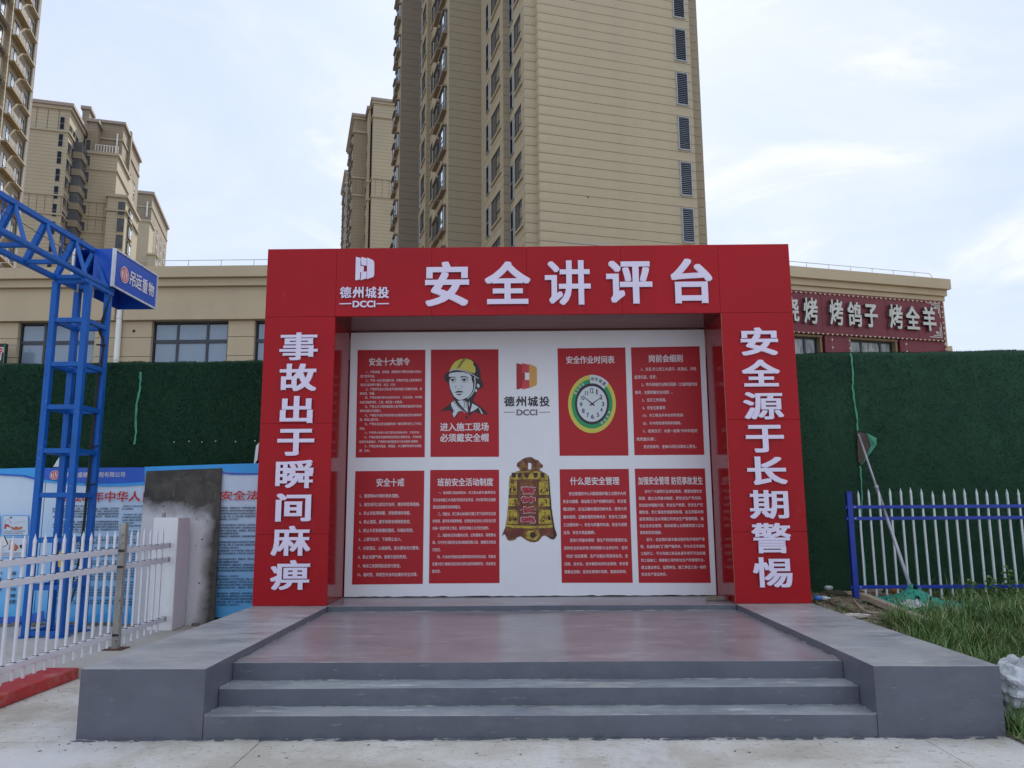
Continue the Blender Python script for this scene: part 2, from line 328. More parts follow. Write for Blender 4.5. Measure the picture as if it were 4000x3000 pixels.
# ================================================================ STAGE
YF, T1, T2 = 5.749, .2687, .2708; H1, H2, H3, HW = .1556, .2837, .4157, .4785
WL, WR, XL, XR = -3.1518, 3.3589, -2.2578, 2.475; YP, YB = 9.3154, 10.1607
stage = thing('stage_platform', (0, YF, 0), 'grey painted concrete stage with three steps and two side wings', 'stage')
def slab2(name, x0, x1, y0, y1, z0, z1, mt, label=None):
    o = MB(); n = max(6, int((x1 - x0) / .09)); ph = rng.uniform(0, 6, 4); V = []
    for i in range(n + 1):
        x = x0 + (x1 - x0) * i / n; e = .0022 * math.sin(x * 3.1 + ph[0]) + .0012 * math.sin(x * 11 + ph[1]) + rng.normal(0, .0006); h = .0018 * math.sin(x * 2.3 + ph[2]) + rng.normal(0, .0005)
        V += [(x, y0, z0), (x, y0 + e, z1 + h), (x, y1, z1 + h * .3), (x, y1, z0)]
    for i in range(n):
        a, b = 4 * i, 4 * i + 4; o.cur = 0; o.add([], []); o.f += [(a, b, b + 1, a + 1), (a + 1, b + 1, b + 2, a + 2), (a + 2, b + 2, b + 3, a + 3), (a, a + 3, b + 3, b)]; o.mi += [0, 1, 0, 0]
    o.v = V; e_ = 4 * n; o.f += [(0, 1, 2, 3), (e_ + 3, e_ + 2, e_ + 1, e_)]; o.mi += [0, 0]
    q = o.build(name, [M_grey, mt], stage, bevel=.005)
    if label: q['label'] = label
    return q
slab2('wing', WL, XL - .001, YF, 10.7, 0, HW, M_wing, 'left wing beside the steps'); slab2('wing', XR + .001, WR, YF, 10.7, 0, HW, M_wing, 'right wing beside the steps')
slab2('step', XL + .001, XR - .001, YF + .004, YF + T1 + .05, 0, H1, M_tread); slab2('step', XL + .001, XR - .001, YF + T1, YF + T1 + T2 + .05, .002, H2, M_tread)
slab2('deck', XL + .001, XR - .001, YF + T1 + T2, YP + .02, .004, H3, M_top)
slab2('sill', XL + .001, XR - .001, YP - .04, 10.7, .006, HW - .003, M_top, 'low raised strip under the red portal')
M_scum = mat('dried_cement_scum', (.34, .33, .31), .9, scale=9, lo=.42, hi=.58, col2=(.13, .135, .15), bump=.6, bscale=60)
for (yy_, zz_) in ((YF + T1, H1), (YF + T1 + T2, H2), (YP - .04, H3)):
    q = MB(); xx = np.linspace(XL + .01, XR - .01, 160); q.tube([(x, yy_ - .002 + rng.normal(0, .001), zz_ + .001) for x in xx], [max(.0012, .0035 + .004 * math.sin(x * 2.7 + yy_ * 9) * math.sin(x * 7.1) + rng.normal(0, .0012)) for x in xx], 5); q.build('cement_bead', M_scum, stage)
for X_ in (XL, XR):
    q = MB(); sg_ = 1 if X_ < 0 else -1
    for (ya, yb, z_) in ((YF + .01, YF + T1, H1), (YF + T1, YF + T1 + T2, H2), (YF + T1 + T2, YP - .05, H3)): q.tube([(X_ + sg_ * .003, y, z_ + .001) for y in np.linspace(ya, yb, 24)], [max(.0012, .0035 + rng.normal(0, .0018)) for _ in range(24)], 5)
    q.build('cement_bead', M_scum, stage)
q = MB(); xx = np.linspace(WL + .01, WR - .01, 300); q.tube([(x, YF - .001 + rng.normal(0, .0015), .001) for x in xx], [max(.001, .004 + .004 * math.sin(x * 5.3) * math.sin(x * 1.7) + rng.normal(0, .002)) for x in xx], 5); q.build('cement_bead', M_scum, stage)
# cement smears and paint lumps left along the foot of the stage
sm = MB()
for k in range(150):
    x = rng.uniform(WL + .02, WR - .02); ln = rng.uniform(.01, .07); y = YF - rng.uniform(0, .035); z = rng.uniform(.002, .010)
    n = 6; pts = [(x + ln * math.cos(a) * rng.uniform(.6, 1), y + .35 * ln * math.sin(a) * rng.uniform(.5, 1)) for a in [2 * math.pi * i / n for i in range(n)]]
    sm.prism(pts, 0.0005, z)
o = sm.build('mortar_crumbs', M_grey, stage); o['kind'] = 'stuff'

# ================================================================ PORTAL
pL, pR, qL, qR, ZH, ZT = -3.1546, 3.3552, -2.2813, 2.4733, 3.9456, 4.8208
portal = thing('stage_portal', (0, YP, HW), 'red panelled portal with raised lilac slogans over the stage', 'portal')
ZB = HW + .002; G = .0013
def XonP(px, py, y=YP): return float(on(px, py, (0, 1, 0), y)[0])
def ZonP(px, py, y=YP): return float(on(px, py, (0, 1, 0), y)[2])
B_('backing', pL + .02, qL - .02, YP + .032, 10.6, ZB, ZT - .01, M_gap, portal); B_('backing', qR + .02, pR - .02, YP + .032, 10.6, ZB, ZT - .01, M_gap, portal)
B_('backing', qL - .02, qR + .02, YP + .032, 10.6, ZH + .02, ZT - .012, M_gap, portal)
hx = [pL] + [XonP(x, 1100) for x in (1313, 1686, 2057, 2427.6, 2809)] + [pR]
for a, b in zip(hx[:-1], hx[1:]): B_('panel', a + G, b - G, YP, YP + .03, ZH + G, ZT, M_red, portal, .002)
for (a, b, zz) in ((pL, qL, [ZB, ZonP(1130, 2087), ZonP(1130, 1654), ZH]), (qR, pR, [ZB, ZonP(2990, 2077), ZonP(2960, 1639), ZH])):
    for z0, z1 in zip(zz[:-1], zz[1:]): B_('panel', a + G, b - G, YP, YP + .03, z0 + G, z1 - G, M_red, portal, .002)
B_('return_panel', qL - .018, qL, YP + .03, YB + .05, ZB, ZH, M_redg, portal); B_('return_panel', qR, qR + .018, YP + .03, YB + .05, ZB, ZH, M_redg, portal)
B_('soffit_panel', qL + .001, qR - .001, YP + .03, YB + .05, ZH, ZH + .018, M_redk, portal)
B_('side_panel', pL, pL + .018, YP + .031, 10.6, ZB, ZT, M_red, portal); B_('side_panel', pR - .018, pR, YP + .031, 10.6, ZB, ZT, M_red, portal)
B_('edge_trim', qR - .0022, qR + .001, YP - .002, YP + .006, ZB, ZH, M_edge, portal)
UX, UZ = (1, 0, 0), (0, 0, 1)
q = MB()
for x in np.arange(qL + .12, qR - .05, .27): q.box(x - .005, x + .005, YP - .003, YP - .0005, ZH + .012, ZH + .021)
for z in np.arange(ZB + .15, ZH, .42):
    for x in (pL + .012, qL - .014, qR + .014, pR - .012): q.box(x - .004, x + .004, YP - .0025, YP - .0005, z, z + .008)
o = q.build('screw_heads', M_gap, portal); o['kind'] = 'stuff'
def on_plane_text(parent, name, s, x0, y0, x1, y1, Y, m, bold, ext=0., off=.003, offs=BOLD8, res=3, build=True, mb=None, sides=None):
    """x0,y0 (top left) to x1,y1 (bottom right) as sighted in the photograph, put on the upright plane at depth Y"""
    A = on(x0, (y0 + y1) / 2, (0, 1, 0), Y); Bp = on(x1, (y0 + y1) / 2, (0, 1, 0), Y); t = on((x0 + x1) / 2, y0, (0, 1, 0), Y)[2]; b = on((x0 + x1) / 2, y1, (0, 1, 0), Y)[2]
    q = mb or MB(); put_text(q, s, (0, Y, 0), UX, UZ, A[0], Bp[0], b, t, bold=bold, offs=offs, ext=ext, off=off, res=res)
    return q.build(name, m, parent) if build else q
# header: the five big characters, each its own raised piece
k1, k2 = 2.011, 1.8433
for s, x0, y0, x1, y1 in [('安', 1000 + 1330 / k1, 900 + 250 / k1, 1000 + 1675 / k1, 900 + 598 / k1), ('全', 1000 + 1798 / k1, 900 + 248 / k1, 1000 + 2155 / k1, 900 + 582 / k1),
                          ('讲', 2000 + 236 / k2, 900 + 220 / k2, 2000 + 565 / k2, 900 + 540 / k2), ('评', 2000 + 677 / k2, 900 + 222 / k2, 2000 + 1008 / k2, 900 + 531 / k2), ('台', 2000 + 1142 / k2, 900 + 207 / k2, 2000 + 1440 / k2, 900 + 528 / k2)]:
    on_plane_text(portal, 'character', s, x0, y0, x1, y1, YP, M_lav, .030, ext=.012, off=.001)
k = 1.4426
for s, x0, y0, x1, y1 in [('事', 165, 73, 380, 228), ('故', 165, 248, 372, 402), ('出', 168, 430, 352, 582), ('于', 152, 615, 360, 765), ('瞬', 143, 790, 355, 948), ('间', 143, 978, 342, 1135), ('麻', 118, 1160, 338, 1328), ('痹', 113, 1353, 335, 1520)]:
    on_plane_text(portal, 'character', s, 980 + x0 / k, 1250 + y0 / k, 980 + x1 / k, 1250 + y1 / k, YP, M_lav, .034, ext=.012, off=.001)
k = 1.3825
for s, x0, y0, x1, y1 in [('安', 237, 112, 438, 262), ('全', 243, 285, 448, 430), ('源', 252, 460, 467, 607), ('于', 265, 637, 470, 785), ('长', 272, 807, 486, 960), ('期', 285, 988, 494, 1142), ('警', 297, 1165, 508, 1328), ('惕', 305, 1350, 515, 1512)]:
    on_plane_text(portal, 'character', s, 2720 + x0 / k, 1200 + y0 / k, 2720 + x1 / k, 1200 + y1 / k, YP, M_lav, .034, ext=.012, off=.001)
# company emblem and name
def polyP(mb, pts, Y, f, off, thick=0.):
    w = [on(*f(*p), (0, 1, 0), Y) for p in pts]; n = len(w)
    if thick: mb.add([(p[0], Y - off - thick, p[2]) for p in w] + [(p[0], Y - off, p[2]) for p in w], [tuple(range(n))] + [(i, i + n, (i + 1) % n + n, (i + 1) % n) for i in range(n)])
    else: mb.add([(p[0], Y - off, p[2]) for p in w], [tuple(range(n))])
fh = lambda x, y: (1000 + x / k1, 900 + y / k1)
emb = [[(788, 212), (826, 222), (823, 262), (823, 282), (850, 285), (848, 330), (822, 332), (818, 388), (788, 396), (783, 390)],
       [(833, 213), (874, 226), (872, 282), (830, 274), (828, 240)], [(830, 334), (872, 326), (870, 380), (824, 395)], [(877, 218), (922, 238), (931, 252), (931, 352), (922, 370), (874, 386)]]
for p in emb:
    q = MB(); polyP(q, p, YP, fh, .002, .022); q.build('emblem_piece', M_lav, portal)
for s, x0, x1 in (('德', 662, 752), ('州', 762, 848), ('城', 862, 948), ('投', 958, 1046)):
    on_plane_text(portal, 'character', s, *fh(x0, 447), *fh(x1, 535), YP, M_lav, .026, ext=.010, off=.003)
q = MB(); on_plane_text(portal, '', 'DCCI', *fh(762, 555), *fh(940, 607), YP, M_lav, .034, ext=.008, off=.003, build=False, mb=q)
for a, b in ((658, 752), (948, 1046)): polyP(q, [(a, 575), (b, 573), (b, 581), (a, 583)], YP, fh, .002, .014)
q.build('wordmark', M_lav, portal)

# ================================================================ PRINTED BACKDROP
bd = thing('printed_backdrop', (0, YB, HW), 'white printed backdrop with eight red safety posters inside the portal', 'backdrop')
q = MB(); n = 60; bx0, bx1 = -2.281 + .012, 2.473 - .010; z0, z1 = HW + .004, 3.93
row = []
for i in range(n + 1):
    x = bx0 + (bx1 - bx0) * i / n; zz = z0 + abs(rng.normal(0, .006)); row += [(x, YB + rng.normal(0, .0006), zz), (x, YB, z1)]
q.add(row, [(2 * i, 2 * i + 2, 2 * i + 3, 2 * i + 1) for i in range(n)]); q.build('vinyl_sheet', M_vinyl, bd)
B_('board', bx0, bx1, YB + .012, YB + .03, HW + .001, 3.94, M_gap, bd)
# ripples where the vinyl creases between the two rows of posters
q = MB()
for i in range(14):
    x = rng.uniform(bx0 + .1, bx1 - .5); z = rng.choice([2.16, 2.15, .60, .57, 3.82]) + rng.normal(0, .012); L = rng.uniform(.15, .5)
    q.tube([(x + L * t, YB + .0015 + .001 * math.sin(t * 3), z + .004 * math.sin(t * 7 + i)) for t in np.linspace(0, 1, 8)], [.0005 + .003 * math.sin(math.pi * t) for t in np.linspace(0, 1, 8)], 6)
q.build('crease', M_vinyl, bd, smooth=True)
fA = lambda x, y: (1340 + x / 3.1903, 1300 + y / 3.1903); fB = lambda x, y: (1940 + x / 3.1904, 1300 + y / 3.1904); fC = lambda x, y: (2440 + x / 3.1904, 1300 + y / 3.1904)
fD = lambda x, y: (1340 + x / 3.0161, 1800 + y / 3.0161); fE = lambda x, y: (2160 + x / 3.0164, 1800 + y / 3.0164); fF = lambda x, y: (1930 + x / 4.2556, 1760 + y / 4.2556)
def poster(f, quad, title, tb, lines, h, label, bold=.018):
    p = MB(); polyP(p, quad, YB, f, .003); o = p.build('poster', M_vred, bd); o['label'] = label
    if title:
        q = MB()
        for s, x0, x1 in (title if isinstance(title, list) else [(title, tb[0], tb[1])]):
            on_plane_text(o, '', s, *f(x0, tb[2]), *f(x1, tb[3]), YB, M_vtext, .022, off=.0045, offs=BOLD8[:4], res=2, build=False, mb=q)
        q.build('heading', M_vtext, o)
    if lines:
        q = MB()
        for s, x0, x1, y in lines: on_plane_text(o, '', s, *f(x0, y - h * .54), *f(x1, y + h * .54), YB, M_vtext, .012, off=.0045, offs=[(-1, -.6), (1, .6)], res=1, build=False, mb=q)
        q.build('body_text', M_vtext, o)
    return o
poster(fA, [(183, 215), (1027, 212), (1018, 1550), (158, 1555)], '安全十大禁令', (325, 835, 312, 410),
 [('一、严禁赤脚、穿拖鞋、高跟鞋及不戴安全帽人员进入', 280, 985, 487), ('施工现场作业。', 218, 400, 542), ('二、严禁一切人员在提升架、吊物的吊篮上落及要提升', 280, 985, 593), ('架井口或吊物下操作、站立、行走。', 218, 660, 648),
  ('三、严禁非专业人员私自开动任何施工机械及驳接、拆', 280, 985, 702), ('除电线、电器。', 212, 398, 757), ('四、严禁在操作现场(包括在车间、工场)玩耍、吵闹和', 275, 985, 808), ('从高空抛掷材料、工具、砖石及一切物资。', 210, 745, 865),
  ('五、严禁土方工程的凿岩取土及不按规定放坡或不加支', 273, 982, 918), ('撑的深基坑开挖施工。', 210, 482, 973), ('六、严禁在不设栏杆或其他安全措施的高空作业和单表', 272, 982, 1027), ('墙、砖墙上面行走。', 208, 450, 1082),
  ('七、严禁在未设安全措施的同一部位同时进行上下交叉', 270, 980, 1135), ('作业。', 208, 280, 1193), ('八、严禁带小孩进入施工现场(包括在车间、工场)作业。', 268, 960, 1245), ('九、严禁在高压电源的危险区域进行冒险作业，不穿绝缘', 266, 978, 1300),
  ('鞋进行机械操作，严禁用手直接提拿灯头及电线移动照明。', 205, 940, 1357), ('十、严禁在有危险品、易燃品、木工棚场及现场仓库吸', 265, 978, 1412), ('烟、生火。', 203, 340, 1468)], 32, 'upper left red poster of ten bans')
p2 = poster(fA, [(1096, 211), (1936, 205), (1944, 1545), (1090, 1547)], [('进入施工现场', 1210, 1815)], (0, 0, 1120, 1224), None, 0, 'red poster with a worker in a yellow helmet')
q = MB(); on_plane_text(p2, '', '必须戴安全帽', *fA(1210, 1255), *fA(1815, 1360), YB, M_vtext, .022, off=.0045, offs=BOLD8[:4], build=False, mb=q); q.build('heading', M_vtext, p2)
def layer(name, polys, f, m, off, parent):
    q = MB()
    for p in polys: polyP(q, p, YB, f, off)
    return q.build(name, m, parent)
def stroke(pts, w0, w1=None):
    w1 = w0 if w1 is None else w1; n = len(pts); L = []; Rr = []
    for i, p in enumerate(pts):
        a = pts[max(0, i - 1)]; b = pts[min(n - 1, i + 1)]; d = math.hypot(b[0] - a[0], b[1] - a[1]) or 1; nx_, ny_ = -(b[1] - a[1]) / d, (b[0] - a[0]) / d
        ww = (w0 + (w1 - w0) * i / (n - 1)) / 2; L.append((p[0] + nx_ * ww, p[1] + ny_ * ww)); Rr.append((p[0] - nx_ * ww, p[1] - ny_ * ww))
    return L + Rr[::-1]
layer('figure_outline', [[(1330, 465), (1345, 425), (1390, 365), (1450, 330), (1530, 318), (1610, 340), (1670, 390), (1705, 455), (1717, 530), (1715, 570), (1752, 640), (1745, 680), (1690, 705), (1660, 760), (1640, 800), (1622, 850), (1660, 885), (1720, 925), (1790, 985), (1803, 1010), (1790, 1022), (1740, 1012), (1690, 1003), (1640, 985), (1604, 1008), (1585, 1040), (1570, 1030), (1555, 1000), (1500, 978), (1455, 985), (1430, 1012), (1410, 1055), (1385, 1062), (1360, 1020), (1350, 985), (1330, 965), (1305, 975), (1290, 968), (1218, 982), (1213, 972), (1260, 940), (1310, 905), (1345, 870), (1378, 838), (1370, 800), (1345, 760), (1325, 690), (1318, 640), (1270, 590), (1257, 545), (1280, 505), (1320, 480)], [(1525, 1042), (1545, 1038), (1560, 1055), (1555, 1078), (1538, 1075), (1528, 1060)]], fA, M_black, .005, p2)
layer('figure_face', [[(1320, 520), (1335, 503), (1420, 490), (1500, 492), (1575, 515), (1600, 545), (1605, 590), (1622, 640), (1620, 700), (1600, 750), (1560, 800), (1500, 828), (1460, 840), (1425, 828), (1385, 795), (1360, 750), (1335, 690), (1325, 620), (1325, 585), (1345, 552), (1318, 545)],
    [(1345, 880), (1385, 842), (1400, 862), (1430, 905), (1480, 955), (1530, 1000), (1480, 975), (1440, 978), (1400, 1035), (1385, 1058), (1365, 1012), (1378, 970), (1352, 915)], [(1583, 990), (1612, 880), (1690, 928), (1645, 962)], [(1428, 850), (1500, 838), (1548, 868), (1556, 995), (1520, 965), (1468, 905)], [(1690, 640), (1702, 652), (1700, 680), (1680, 688), (1665, 655), (1680, 632)], [(1652, 700), (1672, 705), (1668, 735), (1650, 738), (1645, 715)], [(1690, 930), (1708, 945), (1745, 1010), (1725, 1008)], [(1570, 852), (1580, 870), (1574, 928), (1566, 895)]], fA, M_face, .006, p2)
layer('figure_helmet', [[(1332, 465), (1348, 425), (1392, 366), (1452, 332), (1530, 321), (1600, 342), (1625, 370), (1622, 400), (1648, 430), (1652, 470), (1640, 508), (1575, 488), (1500, 462), (1430, 452), (1380, 455)]], fA, M_yel, .006, p2)
layer('figure_brim', [stroke([(1325, 480), (1380, 462), (1440, 460), (1510, 475), (1590, 508), (1650, 545), (1692, 575)], 12, 8), stroke([(1640, 552), (1646, 610), (1642, 680), (1625, 740), (1590, 790), (1550, 822)], 12, 9)], fA, M_face, .0075, p2)
layer('figure_features', [stroke([(1505, 325), (1470, 370), (1440, 415), (1425, 445)], 9), stroke([(1525, 325), (1488, 375), (1462, 410), (1447, 440)], 9), stroke([(1322, 572), (1360, 552), (1410, 560)], 13, 8), stroke([(1465, 556), (1510, 545), (1565, 562)], 16, 8),
    stroke([(1322, 596), (1350, 578), (1385, 578), (1412, 592)], 7), stroke([(1470, 592), (1500, 574), (1535, 576), (1562, 594)], 8), [(1352, 580), (1375, 578), (1385, 592), (1372, 606), (1354, 602)], [(1495, 578), (1520, 576), (1530, 592), (1515, 606), (1497, 600)], stroke([(1345, 612), (1375, 618), (1405, 608)], 4), stroke([(1480, 612), (1515, 618), (1545, 606)], 4),
    stroke([(1412, 650), (1402, 678), (1408, 695)], 4), stroke([(1428, 698), (1440, 706), (1452, 698)], 5), stroke([(1474, 652), (1488, 672), (1486, 690), (1468, 696)], 4), [(1385, 748), (1420, 728), (1445, 724), (1480, 728), (1508, 742), (1445, 746)], [(1410, 760), (1445, 764), (1485, 758), (1462, 778), (1432, 778)], stroke([(1500, 832), (1515, 880), (1505, 945)], 9, 5), stroke([(1530, 850), (1540, 900), (1530, 940)], 7, 4), stroke([(1375, 850), (1430, 915), (1500, 985)], 8, 5), stroke([(1360, 945), (1385, 980), (1390, 1000)], 6, 3)], fA, M_black, .0085, p2)
# clock poster
p3 = poster(fB, [(758, 195), (1603, 183), (1643, 1530), (785, 1533)], '安全作业时间表', (868, 1468, 288, 385), None, 0, 'red poster with a yellow and green ringed clock')
def ell(cx, cy, rx, ry, a0=0, a1=360, n=48): return [(cx + rx * math.sin(R(a0 + (a1 - a0) * i / n)), cy - ry * math.cos(R(a0 + (a1 - a0) * i / n))) for i in range(n + (0 if a1 - a0 == 360 else 1))]
layer('clock_ring', [ell(1188, 888, 298, 362)], fB, M_yel, .005, p3); layer('clock_band', [ell(1188, 886, 255, 308)], fB, M_grn, .006, p3)
q = MB(); o_ = ell(1188, 888, 299, 363, -6, 44, 14); i_ = ell(1188, 886, 212, 255, -6, 44, 14)
for a in range(14): polyP(q, [o_[a], o_[a + 1], i_[a + 1], i_[a]], YB, fB, .007)
q.build('noon_sector', M_face, p3)
layer('clock_rim', [ell(1188, 886, 212, 256)], fB, M_black, .008, p3); layer('clock_face', [ell(1188, 888, 186, 222)], fB, M_face, .009, p3)
q = MB()
for s, x0, y0, x1, y1 in [('12', 1162, 690, 1205, 755), ('1', 1240, 705, 1256, 772), ('2', 1285, 775, 1318, 832), ('3', 1308, 862, 1342, 915), ('4', 1290, 935, 1320, 985), ('5', 1245, 995, 1278, 1048), ('6', 1175, 1018, 1212, 1075), ('7', 1118, 1000, 1150, 1055), ('8', 1062, 945, 1096, 1000), ('9', 1035, 868, 1068, 922), ('10', 1050, 785, 1095, 838), ('11', 1102, 725, 1138, 780)]:
    on_plane_text(p3, '', s, *fB(x0, y0), *fB(x1, y1), YB, M_black, .02, off=.010, offs=BOLD8[:4], build=False, mb=q)
for p in [stroke([(1215, 908), (1100, 810)], 18, 8), stroke([(1160, 908), (1310, 800)], 16, 6)]: polyP(q, p, YB, fB, .0115)
q.build('clock_numerals', M_black, p3)
q = MB()
def arc_text(q, s, cx, cy, rx, ry, a0, a1, sz, off, flip=False):
    for i, ch in enumerate(s):
        a = a0 + (a1 - a0) * i / (len(s) - 1); x, y = cx + rx * math.sin(R(a)), cy - ry * math.cos(R(a)); c = on(*fB(x, y), (0, 1, 0), YB); h = sz / 3.19 / FPX * YB / 2
        put_text(q, ch, (0, YB, 0), UX, UZ, c[0] - h, c[0] + h, c[2] - h * 1.15, c[2] + h * 1.15, bold=.02, offs=BOLD8[:4], off=off, rot=-R(a))
arc_text(q, '安全作业', 1188, 886, 232, 282, -62, -30, 30, .0075); arc_text(q, '安全作业', 1188, 886, 232, 282, 112, 148, 30, .0075); q.build('ring_text', M_vtext, p3)
q = MB(); arc_text(q, '中午休息', 1188, 886, 258, 310, 1, 36, 44, .0085); q.build('noon_text', M_black, p3)
poster(fC, [(78, 183), (932, 168), (992, 1520), (122, 1525)], '岗前会细则', (302, 722, 272, 368),
 [('1、点名:对上班工人进行- -次清点，并检', 205, 893, 452), ('查其仪容、仪表。', 120, 400, 552), ('2、昨天班组作业情况回顾（工程质量完成', 210, 903, 643), ('情况，主要质量安全问题）。', 128, 595, 743), ('3、当天工作安排。', 217, 518, 838), ('4、安全注意事项:', 220, 512, 935),
  ('(1)、本工程当天存在的危险源。', 224, 738, 1030), ('(2)、针对危险源采取的措施。', 228, 705, 1128), ('5、结束仪式：大家一起来“兴中华经济,', 230, 912, 1223), ('筑质量长城”。', 146, 392, 1325), ('会议结束时，全体人员在记录本上签名。', 236, 895, 1418)], 42, 'upper right red poster with meeting rules')
poster(fD, [(146, 122), (958, 115), (940, 1450), (105, 1458)], '安全十戒', (395, 722, 205, 303),
 [('1、使用明火时做好防火措施。', 200, 662, 413), ('2、高空或开口部位作业时，做好防坠落措施。', 194, 908, 514), ('3、防止吊机等倾覆，吊物要绑好绳套。', 192, 798, 616), ('4、防止钢梁、脚手架等有倾倒的危险。', 190, 798, 718), ('5、防止人员有碰撞起重机、车辆的危险。', 188, 832, 820),
  ('6、上部作业时，下部禁止出入。', 185, 690, 924), ('7、对滚落石、山坡崩塌、涨水要有充分警惕。', 182, 902, 1028), ('8、防止有害气体、缺氧引起的危险。', 178, 755, 1132), ('9、电动工具使用前应进行检查。', 176, 680, 1237), ('10、临时性、突发性作业时应做好安全对策。', 173, 880, 1340)], 42, 'lower left red poster with ten short numbered rules')
poster(fD, [(1028, 108), (1838, 105), (1844, 1440), (1012, 1445)], '班前安全活动制度', (1112, 1770, 203, 298),
 [('一、每次施工前由班组长、民工队长或专(兼)职安全', 1120, 1798, 377), ('员对全体施工人员进行班前安全讲话，并对各项安全措施', 1062, 1798, 460), ('提出全面落实的具体做法。', 1060, 1388, 544), ('二、班组长、民工队长认真执行施工员下达的安全交底', 1118, 1800, 624), ('的内容，遵守各项规章制度，在班组安全活动上将安全交底', 1058, 1800, 708), ('向每一位操作员工传达，指导全体施工人员安全操作。', 1056, 1722, 793),
  ('三、班前安全活动要有记录，记录要真实，保管要认', 1115, 1800, 876), ('真，凡不执行班前安全活动制度的施工队，按规定对其进', 1055, 1800, 960), ('行处罚。', 1053, 1150, 1048), ('四、凡未执行班前活动要求及各项安全活动，导致发', 1112, 1800, 1130), ('生重大伤亡事故将追究有关责任者的刑事责任，并由其全', 1052, 1800, 1214), ('部负责。', 1050, 1150, 1302)], 38, 'lower red poster left of the bell')
poster(fE, [(78, 100), (892, 95), (940, 1437), (103, 1437)], '什么是安全管理', (202, 782, 190, 285),
 [('安全管理的中心问题是保护施工过程中人的', 188, 858, 386), ('安全与健康，保证施工生产的顺利进行。安全管', 118, 862, 478), ('理过程中，应当正确处理好四种关系，坚持六项', 120, 866, 568), ('基本原则。正确处理好四种关系：安全与工程施', 121, 868, 660), ('工过程的统一、安全与质量的包涵，安全与进度', 122, 871, 753), ('互保，安全与效益兼顾。', 124, 495, 845),
  ('坚持六项基本原则：管生产的同时管理安全;', 200, 878, 935), ('坚持安全的目的性;贯彻预防为主的方针；坚持', 128, 880, 1028), ('“四全”动态管理，生产过程必须坚持全员、全', 146, 884, 1122), ('过程、全方位、全天候的动态安全管理；安全管', 132, 886, 1215), ('理重在控制；坚持在管理中发展、提高的原则。', 134, 868, 1308)], 40, 'lower red poster right of the bell')
poster(fE, [(963, 93), (1788, 90), (1858, 1438), (1012, 1438)], [('加强安全管理', 1002, 1370), ('防范事故发生', 1395, 1763)], (0, 0, 186, 282),
 [('对于广大建筑行业单位来说，需要加强安全', 1080, 1757, 360), ('管理，建立五项基本制度，即安全生产责任制、', 1010, 1752, 441), ('安全技术措施计划、安全生产教育、安全生产定', 1013, 1766, 521), ('期检查、伤亡事故的调查和处理。这五项基本制', 1016, 1769, 603), ('度是我国企业必须建立的安全生产管理制度。强', 1018, 1773, 683), ('化企业安全管理，是从根源上治理建筑施工企业', 1021, 1778, 764), ('事故频发的措施。', 1024, 1282, 845),
  ('此外，还应强化基本建设程序及手续的严肃', 1102, 1786, 926), ('性，各级各部门门要严格把关，不允许无手续的', 1031, 1790, 1009), ('工程开工，不允许施工队伍从事手续不齐全的建', 1034, 1795, 1090), ('筑工程施工；搭建施工现场安全生产的管理平台，', 1037, 1785, 1172), ('建立建设单位、监理单位、施工单位三位一体的', 1040, 1803, 1254), ('安全生产保证体系。', 1043, 1342, 1336)], 38, 'far right lower red poster with a two part title')
# printed emblem between the upper posters
for pts, mm in (([(246, 378), (318, 395), (318, 495), (352, 500), (352, 588), (320, 592), (320, 690), (248, 708)], M_lg1), ([(320, 377), (405, 398), (405, 498), (320, 495)], M_lg2), ([(320, 592), (405, 585), (408, 685), (322, 708)], M_lg2), ([(407, 388), (480, 418), (500, 440), (502, 640), (482, 660), (410, 690)], M_lg3)):
    layer('emblem_piece', [pts], fB, mm, .004, bd)
q = MB()
for s, x0, x1 in (('德', 93, 222), ('州', 240, 368), ('城', 388, 515), ('投', 533, 660)): on_plane_text(bd, '', s, *fB(x0, 792), *fB(x1, 918), YB, M_black, .022, off=.004, offs=BOLD8, build=False, mb=q)
q.build('company_name', M_black, bd)
q = MB(); on_plane_text(bd, '', 'DCCI', *fB(248, 955), *fB(507, 1030), YB, M_greyp, .03, off=.004, build=False, mb=q)
for a, b in ((92, 225), (528, 665)): polyP(q, [(a, 988), (b, 985), (b, 992), (a, 995)], YB, fB, .004)
q.build('wordmark', M_greyp, bd)
# bell print
bell = layer('bell_picture', [[(258, 460), (262, 430), (290, 400), (340, 372), (380, 345), (430, 335), (415, 290), (375, 260), (385, 205), (430, 175), (475, 140), (540, 115), (600, 105), (640, 118), (680, 148), (730, 160), (770, 205), (815, 245), (800, 295), (765, 290), (752, 335), (800, 350), (860, 385), (905, 420), (918, 470), (925, 560), (935, 700), (945, 850), (958, 980), (985, 1150), (1005, 1280), (1045, 1400), (1025, 1410), (1020, 1450), (990, 1478), (940, 1470), (890, 1430), (840, 1410), (800, 1425), (770, 1465), (735, 1505), (680, 1525), (600, 1520), (540, 1490), (490, 1455), (440, 1425), (390, 1440), (345, 1485), (290, 1500), (235, 1495), (205, 1455), (185, 1395), (160, 1395), (128, 1425), (150, 1360), (185, 1280), (210, 1150), (228, 980), (240, 800), (248, 620)]], fF, M_bell, .004, bd)
layer('bell_hole', [[(567, 205), (612, 205), (622, 235), (618, 315), (565, 312)]], fF, M_vinyl, .0055, bell)
goldp = [[(262, 462), (300, 395), (380, 350), (500, 340), (700, 342), (800, 365), (880, 410), (910, 462), (905, 490), (700, 478), (500, 478), (330, 486), (262, 498)],
         [(195, 1228), (400, 1248), (640, 1252), (850, 1245), (990, 1222), (998, 1262), (935, 1285), (640, 1296), (330, 1290), (195, 1262)], [(560, 1330), (720, 1330), (760, 1400), (700, 1490), (620, 1500), (520, 1440)]]
